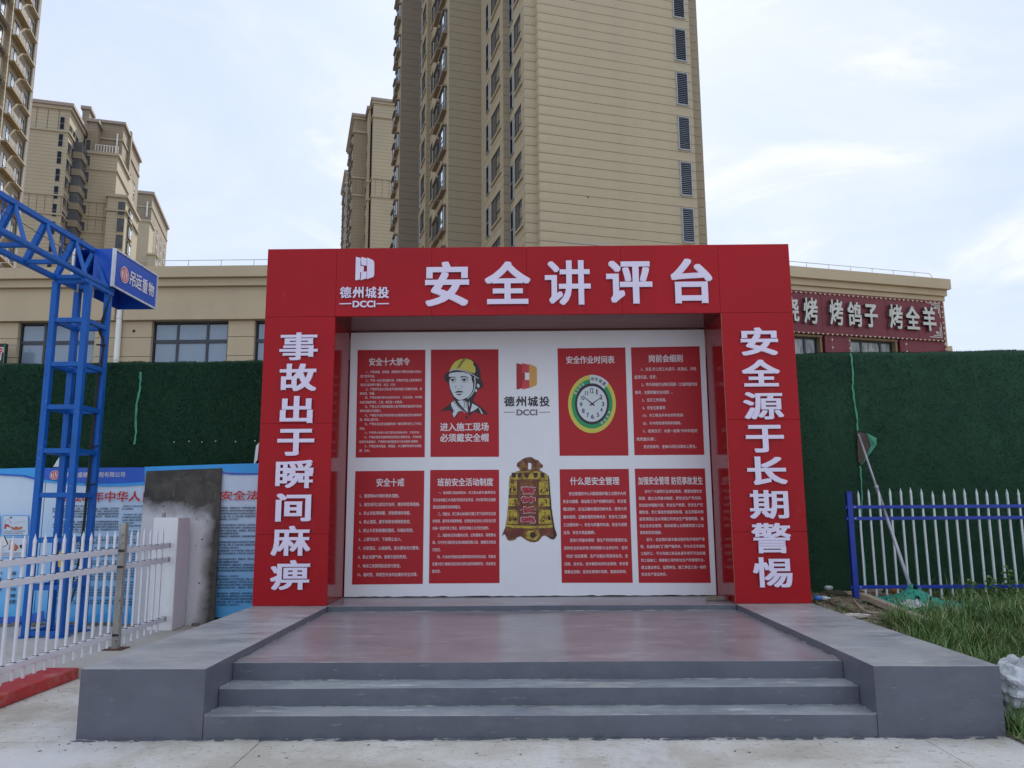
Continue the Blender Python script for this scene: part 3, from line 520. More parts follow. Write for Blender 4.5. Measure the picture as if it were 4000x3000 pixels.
for (a, b, c, d) in ((252, 380, 500, 735), (240, 385, 790, 925), (222, 395, 985, 1218), (738, 915, 500, 735), (742, 930, 790, 925), (740, 965, 985, 1218)): goldp.append([(a, c), (b, c), (b, d), (a - 8, d)] if a < 500 else [(a, c), (b, c), (b + 8, d), (a, d)])
layer('bell_bands', goldp, fF, M_gold, .005, bell)
layer('bell_panel', [[(436, 500), (720, 500), (738, 1240), (420, 1236)]], fF, M_bellm, .0052, bell); layer('bell_skirt_shade', [[(190, 1290), (330, 1300), (520, 1312), (480, 1400), (430, 1400), (370, 1415), (300, 1460), (245, 1445), (190, 1365)], [(770, 1310), (980, 1290), (1005, 1430), (940, 1455), (840, 1390), (780, 1420)]], fF, M_bellm, .0052, bell)
dk = [ell(645, 1405, 52, 52, n=20)]
for x in (330, 425, 545, 690, 805): dk.append([(x - 38, 368), (x + 38, 368), (x + 30, 440), (x, 458), (x - 30, 440)])
for (x0, x1, y0, y1) in ((262, 300, 520, 720), (320, 368, 600, 665), (318, 372, 1085, 1160), (262, 372, 812, 905), (756, 832, 560, 700), (862, 902, 585, 670), (760, 905, 812, 905), (240, 282, 1010, 1200), (752, 862, 1010, 1200), (895, 935, 1080, 1155)):
    for a in range(7):
        cx, cy = rng.uniform(x0, x1), rng.uniform(y0, y1); dk.append(ell(cx, cy, rng.uniform(6, 15), rng.uniform(8, 22), n=6))
for y in (748, 772, 940, 965): dk += [[(238, y), (385, y), (385, y + 10), (238, y + 10)], [(740, y), (940, y), (940, y + 10), (740, y + 10)]]
dk += [stroke([(255, 492), (500, 482), (910, 492)], 8), stroke([(205, 1222), (640, 1246), (985, 1215)], 8), stroke([(190, 1270), (300, 1285), (315, 1312), (335, 1288), (600, 1300), (640, 1335), (672, 1300), (920, 1285), (935, 1312), (950, 1280)], 6), stroke([(190, 1375), (240, 1450), (300, 1465), (370, 1420), (440, 1405), (540, 1470), (640, 1500), (740, 1480), (830, 1395), (920, 1450), (985, 1440)], 6)]
for x in (318, 395, 428, 722, 738, 845): dk.append([(x, 500), (x + 6, 500), (x + 6, 735), (x, 735)]); dk.append([(x - 6, 985), (x, 985), (x, 1218), (x - 6, 1218)])
for i in range(30):
    a, b = rng.uniform(385, 800), rng.uniform(130, 325)
    if abs((a - 590)) > 50 and abs(a - 595) < 90 + (b - 105) * .5: dk.append(stroke([(a, b), (a + rng.uniform(-15, 15), b + 12), (a + rng.uniform(-25, 25), b + 24)], 7, 3))
layer('bell_relief', dk, fF, M_belld, .006, bell)
layer('bell_shadow', [[(905, 420), (918, 470), (935, 700), (958, 980), (1005, 1280), (1045, 1400), (1020, 1450), (990, 1478), (940, 1470), (905, 1440), (985, 1440), (975, 1270), (930, 980), (915, 700), (900, 480)]], fF, M_belld, .0066, bell)
for dx, mm, bo, of in ((1, M_vtext, .050, .0075), (0, M_lg1, .042, .0095)):
    q = MB()
    for s, y0, y1 in (('警', 605, 720), ('钟', 765, 865), ('长', 935, 1040), ('鸣', 1100, 1200)): on_plane_text(bell, '', s, *fF(450 - 8 * dx, y0 - 8 * dx), *fF(682 + 8 * dx, y1 + 8 * dx), YB, mm, bo, off=of, offs=BOLD8, build=False, mb=q)
    q.build('bell_lettering', mm, bell)
# brick lying at the foot of the backdrop
q = MB(); P = on(2795, 2345, (0, 0, 1), HW); q.fn = lambda x, y, z: (P[0] + x * math.cos(-.2) - y * math.sin(-.2), P[1] + x * math.sin(-.2) + y * math.cos(-.2), HW + z)
q.box(-.115, .115, -.055, .055, 0, .052)
for i, v in enumerate(q.v): q.v[i] = tuple(c + rng.normal(0, .004) if j < 2 else c for j, c in enumerate(v))
tag(q.build('brick', M_brick, bevel=.008), 'broken mortar covered brick at the right foot of the backdrop', 'brick')

# ================================================================ GREEN TURF WALL
WY = 10.75
wall = thing('turf_covered_wall', (0, WY, 0), 'tall site wall wrapped in dark green artificial turf behind the stage', 'wall')
n = 150; q = MB(); W0, W1 = -13., 15.
tz = []
for i in range(n + 1):
    x = W0 + (W1 - W0) * i / n; base = 3.655 + (x + 8) * .0048
    tz.append((x, base + .007 * math.sin(x * 3.1) + .004 * math.sin(x * 7.7 + 1) + rng.normal(0, .004)))
rows = []
for i, (x, z) in enumerate(tz):
    wv = .012 * math.sin(x * 1.9) + .006 * math.sin(x * 6.1)
    rows += [(x, WY + wv, .0), (x, WY + .6 * wv, 1.9), (x, WY + wv, z - .02), (x, WY + wv + .03, z), (x, WY + wv + .16, z - .01), (x, WY + wv + .18, .0)]
hx0, hx1 = 4.72, 4.98   # torn place by the prop pole, left open
fs = []
for i in range(n):
    for j in range(5): fs.append((6 * i + j, 6 * i + 6 + j, 6 * i + 7 + j, 6 * i + j + 1))
q.add(rows, fs); q.build('turf_backing', M_turf, wall, smooth=True)
def blades(name, cnt, fx, parent, ln=(.016, .038), wd=.0055, m=M_blade):
    v = np.zeros((cnt, 3, 3)); 
    p, nrm = fx(cnt); L = rng.uniform(*ln, cnt)[:, None]
    d = nrm + rng.normal(0, .55, (cnt, 3)) + np.array([0, 0, -.5]); d /= np.linalg.norm(d, axis=1)[:, None]
    s = np.cross(d, rng.normal(0, 1, (cnt, 3))); s /= np.linalg.norm(s, axis=1)[:, None]
    v[:, 0] = p - s * wd / 2; v[:, 1] = p + s * wd / 2; v[:, 2] = p + d * L
    me = bpy.data.meshes.new(name); me.vertices.add(cnt * 3); me.vertices.foreach_set('co', v.reshape(-1)); me.loops.add(cnt * 3); me.loops.foreach_set('vertex_index', np.arange(cnt * 3))
    me.polygons.add(cnt); me.polygons.foreach_set('loop_start', np.arange(cnt) * 3); me.polygons.foreach_set('loop_total', np.full(cnt, 3)); me.update(); me.validate(); me.materials.append(m)
    o = link(name, me, parent); o['kind'] = 'stuff'; return o
def wallpts(cnt):
    x = np.where(rng.random(cnt) < .58, rng.uniform(-8.2, -3.0, cnt), rng.uniform(3.2, 8.0, cnt)); z = rng.uniform(.3, 3.68, cnt)
    z = np.where(x < 0, 2.1 + (z - .3) * .46, z); z = np.minimum(z, 3.64 + (x + 8) * .0048)
    return np.stack([x, WY + .012 * np.sin(x * 1.9) + .006 * np.sin(x * 6.1) - .002 + 0 * z, z], 1), np.tile([0, -1, 0.], (cnt, 1))
blades('turf_pile', 130000, wallpts, wall)
def toppts(cnt):
    x = np.where(rng.random(cnt) < .5, rng.uniform(-8.4, -3.0, cnt), rng.uniform(3.2, 8.2, cnt)); i = ((x - W0) / (W1 - W0) * n).astype(int)
    z = np.array([tz[a][1] for a in i]); return np.stack([x, WY + rng.uniform(0, .10, cnt), z - .004], 1), np.tile([0, -.4, 1.4], (cnt, 1))
blades('turf_fringe', 14000, toppts, wall, (.010, .028))
def wob(xa, za, xb, zb, n, amp, w, y, name, m, parent, th=.008):
    q = MB(); L = []; Rr = []
    for i in range(n + 1):
        t = i / n; x = xa + (xb - xa) * t + amp * math.sin(t * 9) + rng.normal(0, amp * .25); z = za + (zb - za) * t; ww = w * (.7 + .5 * abs(math.sin(t * 13 + 1)))
        L.append((x - ww, y - th * rng.uniform(.6, 1.6), z)); Rr.append((x + ww, y - th * rng.uniform(.4, 1.4), z))
    q.add(L + Rr, [(i, i + 1, n + 2 + i, n + 1 + i) for i in range(n)]); return q.build(name, m, parent)
def sc(P): return tuple(CC + (np.array(P) - CC) * ((WY - .0) / P[1]))
wob(*[c for c in (sc((4.91, 11.4, 3.86))[0], 3.70)], sc((4.92, 11.4, 2.68))[0], sc((4.92, 11.4, 2.68))[2], 26, .010, .011, WY - .022, 'seam_tape', M_seam, wall)
wob(sc((4.92, 11.4, 2.16))[0], sc((4.92, 11.4, 2.16))[2], sc((4.86, 11.4, .48))[0], .5, 26, .012, .009, WY - .022, 'seam_tape', M_seam, wall)
wob(-5.36, 3.52, -5.38, 2.50, 24, .014, .014, WY - .024, 'seam_tape', M_seam, wall)
a0, a1, a2, a3 = (sc((4.93, 11.4, 2.67)), sc((5.07, 11.4, 2.63)), sc((5.17, 11.4, 2.53)), sc((4.92, 11.4, 2.16)))
q = MB(); Yt = WY - .026
q.add([(a0[0] - .015, Yt, a0[2]), (a1[0] - .01, Yt, a1[2] - .01), (a1[0] + .03, Yt, a1[2] - .16), (a3[0] + .02, Yt, a3[2] + .02), (a3[0] - .02, Yt, a3[2] + .06)], [(0, 4, 3, 2, 1)]); t_ = q.build('torn_hole', mat('brown_hoarding', (.09, .06, .05), .8, .2, 5), wall); t_['label'] = 'brown hoarding showing through the torn turf'
q = MB(); q.add([(a1[0] - .02, Yt - .004, a1[2] + .01), (a2[0], Yt - .05, a2[2] + .03), (a2[0] - .02, Yt - .07, a2[2] - .07), (a3[0] + .01, Yt - .01, a3[2]), (a1[0] + .02, Yt - .02, a1[2] - .17)], [(0, 1, 2, 4), (4, 2, 3)]); q.build('turned_flap', M_seam, wall)
for pts in ([(207, 1824), (231, 1786), (229, 1824)], [(259, 1752), (267, 1730), (271, 1745)], [(1000, 1742), (1012, 1728), (1006, 1795), (990, 1822)]):
    q = MB(); ww_ = [on(*p_, (0, 1, 0), WY - .04) for p_ in pts]; q.add([tuple(p_) for p_ in ww_] + [(p_[0], p_[1] + .03, p_[2]) for p_ in ww_], [tuple(range(len(pts)))] + [(i, i + len(pts), (i + 1) % len(pts) + len(pts), (i + 1) % len(pts)) for i in range(len(pts))]); q.build('torn_flap', M_alu, wall)
q = MB()
for i, x in enumerate((-4.83, -4.62, -4.44, -4.25, -3.97, -3.7)): q.box(x, x + .013, WY - .03, WY - .02, 2.52 + .01 * (i % 2), 2.533 + .01 * (i % 2))
o = q.build('fixing_washer', M_alu, wall); o['kind'] = 'stuff'

# ================================================================ BLUE BANNERS
BY = 10.615
M_ban = grad('banner_print_blue', (.10, .50, .94), (.70, .83, .97), .2, 1.75)
M_bb = mat('banner_royal_blue', (.035, .13, .58), .5, .05, 2); M_bc = mat('banner_azure', (.05, .38, .85), .5, .05, 2); M_bw = mat('banner_white', (.66, .72, .82), .5, 0); M_br = mat('banner_red_ink', (.55, .03, .03), .5, 0); M_bt = mat('banner_small_ink', (.02, .04, .08), .6, 0)
fG = lambda x, y: (x / 2.212, 1700 + y / 2.212)
def bpoly(name, pts, m, off, parent):
    q = MB(); w = [on(*p, (0, 1, 0), BY) for p in pts]; q.add([(p[0], BY - off, p[2]) for p in w], [tuple(range(len(w)))]); return q.build(name, m, parent)
def banner(x0, x1, label):
    t = thing('site_banner', ((x0 + x1) / 2, BY, .1), label, 'banner')
    q = MB(); n = 30; v = []
    for i in range(n + 1):
        x = x0 + (x1 - x0) * i / n
        for j in range(5): v.append((x, BY + .006 * math.sin(x * 5 + j) + (.004 * math.sin(x * 23) if j == 4 else 0), .17 + .012 * math.sin(x * 9) * (j == 0) + (2.19 + .006 * x - .17 + .004 * math.sin(x * 4)) * j / 4 if j else .17 + .012 * math.sin(x * 9)))
    q.add(v, [(i * 5 + j, (i + 1) * 5 + j, (i + 1) * 5 + j + 1, i * 5 + j + 1) for i in range(n) for j in range(4)]); q.build('banner_sheet', M_ban, t); return t
xj = float(on(172, 1950, (0, 1, 0), BY)[0])
b2 = banner(xj + .004, -2.9, 'long blue site banner with red heading and columns of small black text'); b1 = banner(-9.2, xj - .004, 'pale blue banner with cartoon panels left of the blue tower')
def curve(y0, y1, xa, xb, f, n=18): return [(xa + (xb - xa) * i / n, f((xa + (xb - xa) * i / n))) for i in range(n + 1)]
O1 = .016
# header waves of the long banner
c1 = [(172 + (565 - 172) * i / 16, 1866 + 26 * math.sin(i / 16 * 2.3)) for i in range(17)]
bpoly('header_band', [(172, 1828)] + [(172, 1875)] + [(172 + 395 * i / 16, 1866 + 24 * math.sin(.3 + i / 16 * 2.1)) for i in range(17)] + [(567, 1826)], M_bb, O1, b2)
bpoly('header_stripe', [(172 + 395 * i / 16, 1866 + 24 * math.sin(.3 + i / 16 * 2.1)) for i in range(17)] + [(172 + 395 * i / 16, 1880 + 20 * math.sin(.1 + i / 16 * 2.3)) for i in range(16, -1, -1)], M_bc, O1 + .001, b2)
bpoly('header_band', [(567, 1824), (567, 1858), (700, 1842), (850, 1836), (910, 1846), (1010, 1848), (1080, 1846), (1080, 1808), (850, 1814)], M_bc, O1, b2)
bpoly('header_stripe', [(850, 1848), (910, 1855), (1080, 1855), (1080, 1849), (910, 1848), (850, 1842)], M_bb, O1 + .001, b2)
bpoly('header_band', [(172, 1826), (0, 1831), (-300, 1838), (-300, 1850), (0, 1850), (100, 1858), (172, 1872)], M_bc, O1, b1)
bpoly('header_stripe', [(-300, 1858), (0, 1857), (90, 1862), (172, 1882), (172, 1874), (100, 1855), (0, 1850), (-300, 1851)], M_bb, O1 + .001, b1)
bpoly('footer_band', [(172, 2425), (300, 2408), (430, 2396), (560, 2392), (560, 2440), (172, 2440)], M_bc, O1, b2)
bpoly('footer_band', [(0, 2410), (100, 2405), (172, 2385), (172, 2445), (0, 2445)], M_bb, O1, b1)
def btext(parent, name, items, m, bold, f=fG, offs=BOLD8[:4], res=2, off=.020):
    q = MB()
    for s, x0, y0, x1, y1 in items:
        A, Bp = on(*f(x0, y0), (0, 1, 0), BY), on(*f(x1, y1), (0, 1, 0), BY); put_text(q, s, (0, BY, 0), UX, UZ, A[0], Bp[0], Bp[2], A[2], bold=bold, offs=offs, off=off, res=res)
    return q.build(name, m, parent)
btext(b2, 'company_line', [('德州', 535, 322, 622, 364), ('盛建筑工程有限公司', 680, 320, 1085, 362)], M_vtext, .015)
btext(b2, 'heading_halo', [('2020', 532, 504, 776, 574), ('年中华人', 803, 482, 1224, 577), ('民共和国国家', 1236, 482, 1886, 577), ('安全法', 1906, 476, 2244, 562)], M_bw, .06, offs=BOLD8)
btext(b2, 'heading', [('2020', 538, 508, 770, 570), ('年中华人', 808, 486, 1219, 573), ('民共和国国家', 1242, 486, 1880, 573), ('安全法', 1911, 480, 2239, 558)], M_br, .026, off=.023)
law = ['为了维护国家安全，保卫人民民主专政的政权和中国特色社会主义制度，', '保护人民的根本利益，保障改革开放和社会主义现代化建设的顺利进行，', '实现中华民族伟大复兴，根据宪法，制定本法。', '国家安全是指国家政权、主权、统一和领土完整、人民福祉、经济社会', '可持续发展和国家其他重大利益相对处于没有危险和不受内外威胁的状态，', '以及保障持续安全状态的能力。', '国家安全工作应当坚持总体国家安全观，以人民安全为宗旨，以政治安全为根本，', '以经济安全为基础，以军事、文化、社会安全为保障，以促进国际安全为依托，', '维护各领域国家安全，构建国家安全体系，走中国特色国家安全道路。', '坚持中国共产党对国家安全工作的领导，建立集中统一、高效权威的国家安全领导体制。']
def column(x0, x1, y0, y1, n, k0):
    L = []; dy = (y1 - y0) / n
    for i in range(n):
        s = law[(i * 3 + k0) % 10]; short = (i * 7 + k0) % 5 == 0
        if (i + k0) % 6 == 5: continue
        if short: s = s[:len(s) // 2]
        w = x1 - x0; L.append((s, x0 + (.06 * w if i % 3 == 0 else 0), y0 + i * dy, x0 + w * (.55 if short else 1), y0 + i * dy + dy * .66))
    return L
btext(b2, 'body_text', column(462, 1035, 605, 1465, 38, 0) + column(1060, 1240, 605, 1480, 36, 3), M_bt, .03, offs=[(-1, -1), (1, 1)], res=1)
btext(b2, 'body_text', column(1880, 2215, 595, 1480, 36, 5), M_bt, .03, offs=[(-1, -1), (1, 1)], res=1)
btext(b1, 'advice_text', [('护', 0, 1175, 22, 1210), ('鼻闻', 88, 1175, 142, 1210), ('造', 0, 1228, 22, 1262), ('入电', 88, 1228, 142, 1262), ('新', 0, 1315, 22, 1348), ('守持', 88, 1315, 142, 1348), ('求帮', 60, 1370, 140, 1402), ('勿惊', 72, 1420, 140, 1455)], M_bt, .02)
# emblem roundel on the blue header
def roundel(parent, cx, cz, r, P, ux, nrm, off):
    ux = np.array(ux, float); nr = np.array(nrm, float); P = np.array(P, float)
    def pl(name, pts, m, o_):
        q = MB(); q.add([tuple(P + ux * (cx + x * r) + np.array([0, 0, cz + y * r]) + nr * (off + o_)) for x, y in pts], [tuple(range(len(pts)))]); q.build(name, m, parent)
    cir = lambda k: [(k * math.cos(2 * math.pi * i / 28), k * math.sin(2 * math.pi * i / 28)) for i in range(28)]
    pl('emblem_disc', cir(1), M_vtext, 0); pl('emblem_red', cir(.90), M_lg2, .001); pl('emblem_white', cir(.72), M_vtext, .002)
    for pts in ([(-.55, .45), (-.32, .62), (-.22, .66), (-.22, -.66), (-.40, -.58), (-.40, .30)], [(-.10, .66), (.12, .66), (.10, .10), (.45, -.48), (.22, -.62), (-.10, -.05)], [(.30, .60), (.55, .42), (.42, .05), (.30, .25)], [(-.10, -.30), (.08, -.62), (-.12, -.68)], [(.55, .20), (.68, 0), (.60, -.30), (.50, -.20)]): pl('emblem_stroke', pts, M_lg2, .003)
A = on(*fG(478, 347), (0, 1, 0), BY); roundel(b2, A[0], A[2], .065, (0, BY, 0), UX, (0, -1, 0), .020)
# cartoon panels
for (x0, y0, x1, y1, kind) in ((38, 698, 248, 860, 0), (18, 888, 228, 1050, 1), (-210, 700, 5, 862, 1)):
    bpoly('cartoon_frame', [fG(x0 - 6, y0 - 6), fG(x0 - 6, y1 + 6), fG(x1 + 6, y1 + 6), fG(x1 + 6, y0 - 6)], M_bc, O1 + .002, b1); fr = bpoly('cartoon_panel', [fG(x0, y0), fG(x0, y1), fG(x1, y1), fG(x1, y0)], M_bw, O1 + .004, b1)
    W = x1 - x0; H = y1 - y0; T = lambda pts: [fG(x0 + a * W, y0 + b * H) for a, b in pts]
    ski = mat('cartoon_orange', (.50, .15, .07), .5, 0); redt = mat('cartoon_red', (.50, .05, .03), .5, 0)
    if kind == 0:
        bpoly('cartoon_trousers', T([(.05, .42), (.20, .44), (.30, .58), (.24, .60), (.14, .56), (.10, .70), (.03, .68)]), redt, O1 + .006, b1)
        bpoly('cartoon_heap', T([(.28, .62), (.34, .56), (.44, .62), (.50, .55), (.58, .56), (.64, .62), (.72, .55), (.80, .60), (.74, .70), (.55, .74), (.40, .74)]), ski, O1 + .006, b1)
        bpoly('cartoon_hair', T([(.25, .06), (.36, .05), (.36, .12), (.28, .12)]), M_black, O1 + .006, b1)
        bpoly('cartoon_lines', [fG(x0 + a * W, y0 + b * H) for a, b in stroke([(.05, .40), (.10, .22), (.22, .14), (.26, .28), (.34, .40), (.30, .36)], .012)], M_black, O1 + .007, b1)
        bpoly('cartoon_lines', [fG(x0 + a * W, y0 + b * H) for a, b in stroke([(.44, .42), (.52, .34), (.56, .40), (.66, .28), (.74, .34), (.88, .26)], .010)], M_black, O1 + .007, b1)
    else:
        bpoly('cartoon_figure', T([(.38, .12), (.52, .08), (.58, .30), (.70, .42), (.72, .55), (.60, .70), (.44, .66), (.30, .62), (.34, .40)]), ski, O1 + .006, b1)
        bpoly('cartoon_shadow', T([(.74, .40), (.84, .34), (.96, .42), (.94, .54), (.80, .56)]), M_black, O1 + .006, b1)
        bpoly('cartoon_lines', [fG(x0 + a * W, y0 + b * H) for a, b in stroke([(.22, .40), (.06, .50), (.04, .62), (.12, .66)], .02)], M_black, O1 + .007, b1)
    btext(b1, 'cartoon_caption', [('注意安全防止火灾事故发生', x0 + W * .03, y0 + H * .77, x0 + W * .9, y0 + H * .84), ('发现险情立即报警处理', x0 + W * .03, y0 + H * .88, x0 + W * .8, y0 + H * .95)], M_bt, .02, offs=[(0, 0)], res=1, off=O1 + .007)
bpoly('banner_eyelet', [fG(378, 365), fG(378, 371), fG(384, 371), fG(384, 365)], M_black, O1 + .002, b1)

# rubble strip between yard and wall
q = MB()
for i in range(260):
    x = rng.uniform(-8.5, -3.3); y = rng.uniform(10.40, 10.60); r = rng.uniform(.01, .045); c = [(x + r * math.cos(a) * rng.uniform(.6, 1.2), y + r * .7 * math.sin(a) * rng.uniform(.6, 1.2)) for a in np.linspace(0, 2 * math.pi, 6)[:-1]]
    q.prism(c, .09, .10 + r * rng.uniform(.5, 1.2))
o = q.build('rubble', mat('grey_rubble', (.22, .20, .17), .95, .4, 20, .6, 40)); tag(o, 'grey rubble strip along the foot of the blue banners', 'rubble', kind='stuff')

# ================================================================ WHITE COLUMN, STAINED BOARD
col = MB(); col.prism([(-4.715, 10.03), (-4.385, 10.01), (-4.40, 10.42), (-4.70, 10.42)], .10, 1.498)
col.add([], []); o = col.build('white_gatepost', M_wht, bevel=.012); tag(o, 'squat white sprayed concrete post at the end of the white fence', 'post')
M_bord = mat('stained_formwork', (.045, .040, .035), .7, scale=5, col2=(.10, .09, .075), bump=.3, bscale=30)
overlay(M_bord, (.26, .22, .15), 9, .60, .72, (1, 1, .35), 8, .75, 2.); overlay(M_bord, (.20, .195, .19), 3, .56, .75, (1, 1, 1.6), 8, .7, 6.)
def spray(m):   # paint mist blown over the board round the post: a real stain with its own outline
    nt = m.node_tree; b = nt.nodes['Principled BSDF']; tc = nt.nodes.new('ShaderNodeTexCoord'); sp = nt.nodes.new('ShaderNodeSeparateXYZ'); nt.links.new(tc.outputs['Object'], sp.inputs[0])
    n = nt.nodes.new('ShaderNodeTexNoise'); n.inputs['Scale'].default_value = 4; n.inputs['Detail'].default_value = 8; nt.links.new(tc.outputs['Object'], n.inputs['Vector'])
    def M(op, a, b_, **k):
        x = nt.nodes.new('ShaderNodeMath'); x.operation = op; x.use_clamp = k.get('c', False)
        for i, v in enumerate((a, b_)):
            if isinstance(v, (int, float)): x.inputs[i].default_value = v
            else: nt.links.new(v, x.inputs[i])
        return x.outputs[0]
    z = M('MULTIPLY', M('SUBTRACT', 1.93, M('ADD', sp.outputs[2], M('MULTIPLY', n.outputs['Fac'], .42))), 4.2)
    z = M('ADD', z, M('MULTIPLY', M('ADD', sp.outputs[0], 4.60), -.5)); z = M('MULTIPLY', z, 1., c=True)
    xr = M('MULTIPLY', M('SUBTRACT', M('MULTIPLY', M('ADD', sp.outputs[0], M('MULTIPLY', n.outputs['Fac'], .20)), -1.), 4.03), 6., c=True)
    a = M('MULTIPLY', z, M('ADD', M('MULTIPLY', xr, .97), .0), c=True)
    x = nt.nodes.new('ShaderNodeMix'); x.data_type = 'RGBA'; nt.links.new(a, x.inputs[0]); nt.links.new(b.inputs['Base Color'].links[0].from_socket, x.inputs[6]); x.inputs[7].default_value = (.74, .73, .74, 1); nt.links.new(x.outputs[2], b.inputs['Base Color'])
spray(M_bord)
bt = thing('formwork_board', (-4.6, 10.52, .1), 'tall blackened board leaning on the banner, half sprayed white', 'board')
q = MB(); q.add([(-5.12, 10.46, .09), (-4.03, 10.46, .09), (-4.085, 10.585, 2.155), (-5.115, 10.585, 2.12), (-5.12, 10.478, .09), (-4.03, 10.478, .09), (-4.085, 10.603, 2.155), (-5.115, 10.603, 2.12)], [(0, 1, 2, 3), (7, 6, 5, 4), (0, 4, 5, 1), (1, 5, 6, 2), (2, 6, 7, 3), (3, 7, 4, 0)]); q.build('board_panel', M_bord, bt)
for x, y in ((195, 470), (562, 460), (560, 776), (543, 1180), (378, 226)):
    P = on(550 + x / 2.37, 1780 + y / 2.37, (0, 1, 0), 10.5); yy = 10.46 + (P[2] - .09) / 2.06 * .125
    MB().tube([(P[0], yy - .003, P[2]), (P[0], yy + .01, P[2])], .011, 8).build('tie_hole', M_black2, bt)
for i in range(12):
    x, z = rng.uniform(-5.05, -4.2), rng.uniform(.3, 1.9); yy = 10.46 + (z - .09) / 2.06 * .125; MB().bar((x, yy - .002, z), (x + rng.uniform(-.02, .02), yy - .002, z + .03), .004, .004).build('nail_scar', M_black2, bt)

# ================================================================ WHITE FENCE (left)
FXL = -4.48
def picket(name, x, y, z0, z1, m, parent, ang=0, w=.0215):
    q = MB(); a = w / 2; h = z1 - .10
    q.box(-a, a, -a, a, z0, h)
    q.add([(-a, -a, h), (a, -a, h), (a, a, h), (-a, a, h), (-a * 1.12, -a * 1.12, h + .03), (a * 1.12, -a * 1.12, h + .03), (a * 1.12, a * 1.12, h + .03), (-a * 1.12, a * 1.12, h + .03), (0, 0, z1)],
          [(0, 1, 5, 4), (1, 2, 6, 5), (2, 3, 7, 6), (3, 0, 4, 7), (4, 5, 8), (5, 6, 8), (6, 7, 8), (7, 4, 8)])
    c, s = math.cos(ang), math.sin(ang); lx, ly = rng.normal(0, .0022, 2); q.v = [(x + p[0] * c - p[1] * s + lx * (p[2] - .5), y + p[0] * s + p[1] * c + ly * (p[2] - .5), p[2]) for p in q.v]
    return q.build(name, m, parent)
M_bolt = mat('dark_gasket', (.03, .035, .03), .6, 0)
def white_run(y0, y1, label, n, ys):
    t = thing('picket_fence', (FXL, (y0 + y1) / 2, .1), label, 'fence', None)
    for z0, z1 in ((1.120, 1.178), (.945, 1.003), (.220, .278)): B_('rail', FXL - .018, FXL + .022, y0, y1, z0, z1, M_wfen, t, .004)
    for i, y in enumerate(ys):
        picket('picket', FXL + rng.normal(0, .002), y, .115 + rng.uniform(0, .012), 1.385 + rng.normal(0, .006), M_wfen, t, rng.normal(0, .04))
        for z in (1.178, 1.003, .278): B_('gasket', FXL - .019, FXL + .024, y - .014, y + .014, z, z + .005, M_bolt, t)
    return t
ys1 = [8.655 - .1585 * i for i in range(28)]
white_run(4.15, 8.70, 'long run of white spiked picket fence standing along the red kerb', 28, ys1)
f2 = white_run(8.80, 9.955, 'short run of white picket fence between steel pole and white post', 7, [8.86 + .1585 * i for i in range(7)])
for z in (1.153, .978, .253): B_('end_bracket', FXL - .022, FXL + .028, 9.955, 9.985, z - .03, z + .03, M_galv, f2)
pole = thing('fence_pole', (-4.435, 8.745, .1), 'dirty square steel pole bolted to a rusty plate in the white fence', 'pole')
B_('shaft', -4.47, -4.40, 8.715, 8.785, .106, 1.452, M_galv, pole, .004); B_('base_plate', -4.54, -4.33, 8.66, 8.86, .1, .112, M_rust, pole, .002)
for z in (1.153, .978, .253): B_('bolt', -4.463, -4.395, 8.71, 8.715, z - .012, z + .012, M_bolt, pole)
tag(B_('gutter_strip', -4.79, -4.755, 10.42, 10.455, .1, 1.56, M_galv), 'thin metal strip standing behind the white post', 'strip')

# ================================================================ BLUE GANTRY
GX0, GX1, GY0, GY1 = -5.98, -5.49, 9.52, 10.08
gt = thing('hoist_gantry', ((GX0 + GX1) / 2, (GY0 + GY1) / 2, .1), 'blue steel lattice hoist tower with truss arm reaching toward the viewer', 'gantry')
w_ = .075
legs = [(GX0 + w_ / 2, GY0 + w_ / 2), (GX1 - w_ / 2, GY0 + w_ / 2), (GX0 + w_ / 2, GY1 - w_ / 2), (GX1 - w_ / 2, GY1 - w_ / 2)]
for i, (x, y) in enumerate(legs):
    B_('leg', x - w_ / 2, x + w_ / 2, y - w_ / 2, y + w_ / 2, .112, 4.50, M_blue, gt, .004); B_('foot_plate', x - .085, x + .085, y - .085, y + .085, .1, .111, M_blue, gt)
for z in (.145, .68, 1.24, 1.786, 2.33, 2.875, 3.42, 3.99):
    h = .058
    B_('crossbar', GX0 + w_, GX1 - w_, GY0 + .008, GY0 + w_ - .01, z - h / 2, z + h / 2, M_blue, gt, .003); B_('crossbar', GX0 + w_, GX1 - w_, GY1 - w_ + .01, GY1 - .008, z - h / 2, z + h / 2, M_blue, gt, .003)
    B_('crossbar', GX0 + .008, GX0 + w_ - .01, GY0 + w_, GY1 - w_, z - h / 2, z + h / 2, M_blue, gt, .003); B_('crossbar', GX1 - w_ + .01, GX1 - .008, GY0 + w_, GY1 - w_, z - h / 2, z + h / 2, M_blue, gt, .003)
TZ0, TZ1, TX = 4.545, 5.06, (GX0 + GX1) / 2 - .01; YT0, YT1 = 2.2, 10.45
B_('bottom_chord', GX1 - .062, GX1, YT0, 10.12, TZ0 - .03, TZ0 + .03, M_blue, gt, .003); B_('bottom_chord', GX0, GX0 + .062, YT0, 10.12, TZ0 - .03, TZ0 + .03, M_blue, gt, .003); B_('top_chord', TX - .032, TX + .032, YT0, YT1, TZ1 - .03, TZ1 + .032, M_blue, gt, .003)
B_('head_beam', GX1 - .058, GX1 - .004, GY0 - .1, 10.12, TZ0 - .085, TZ0 - .034, M_blue, gt, .003)
yy = [10.02, 9.55] + [8.93 - .6 * i for i in range(11)]
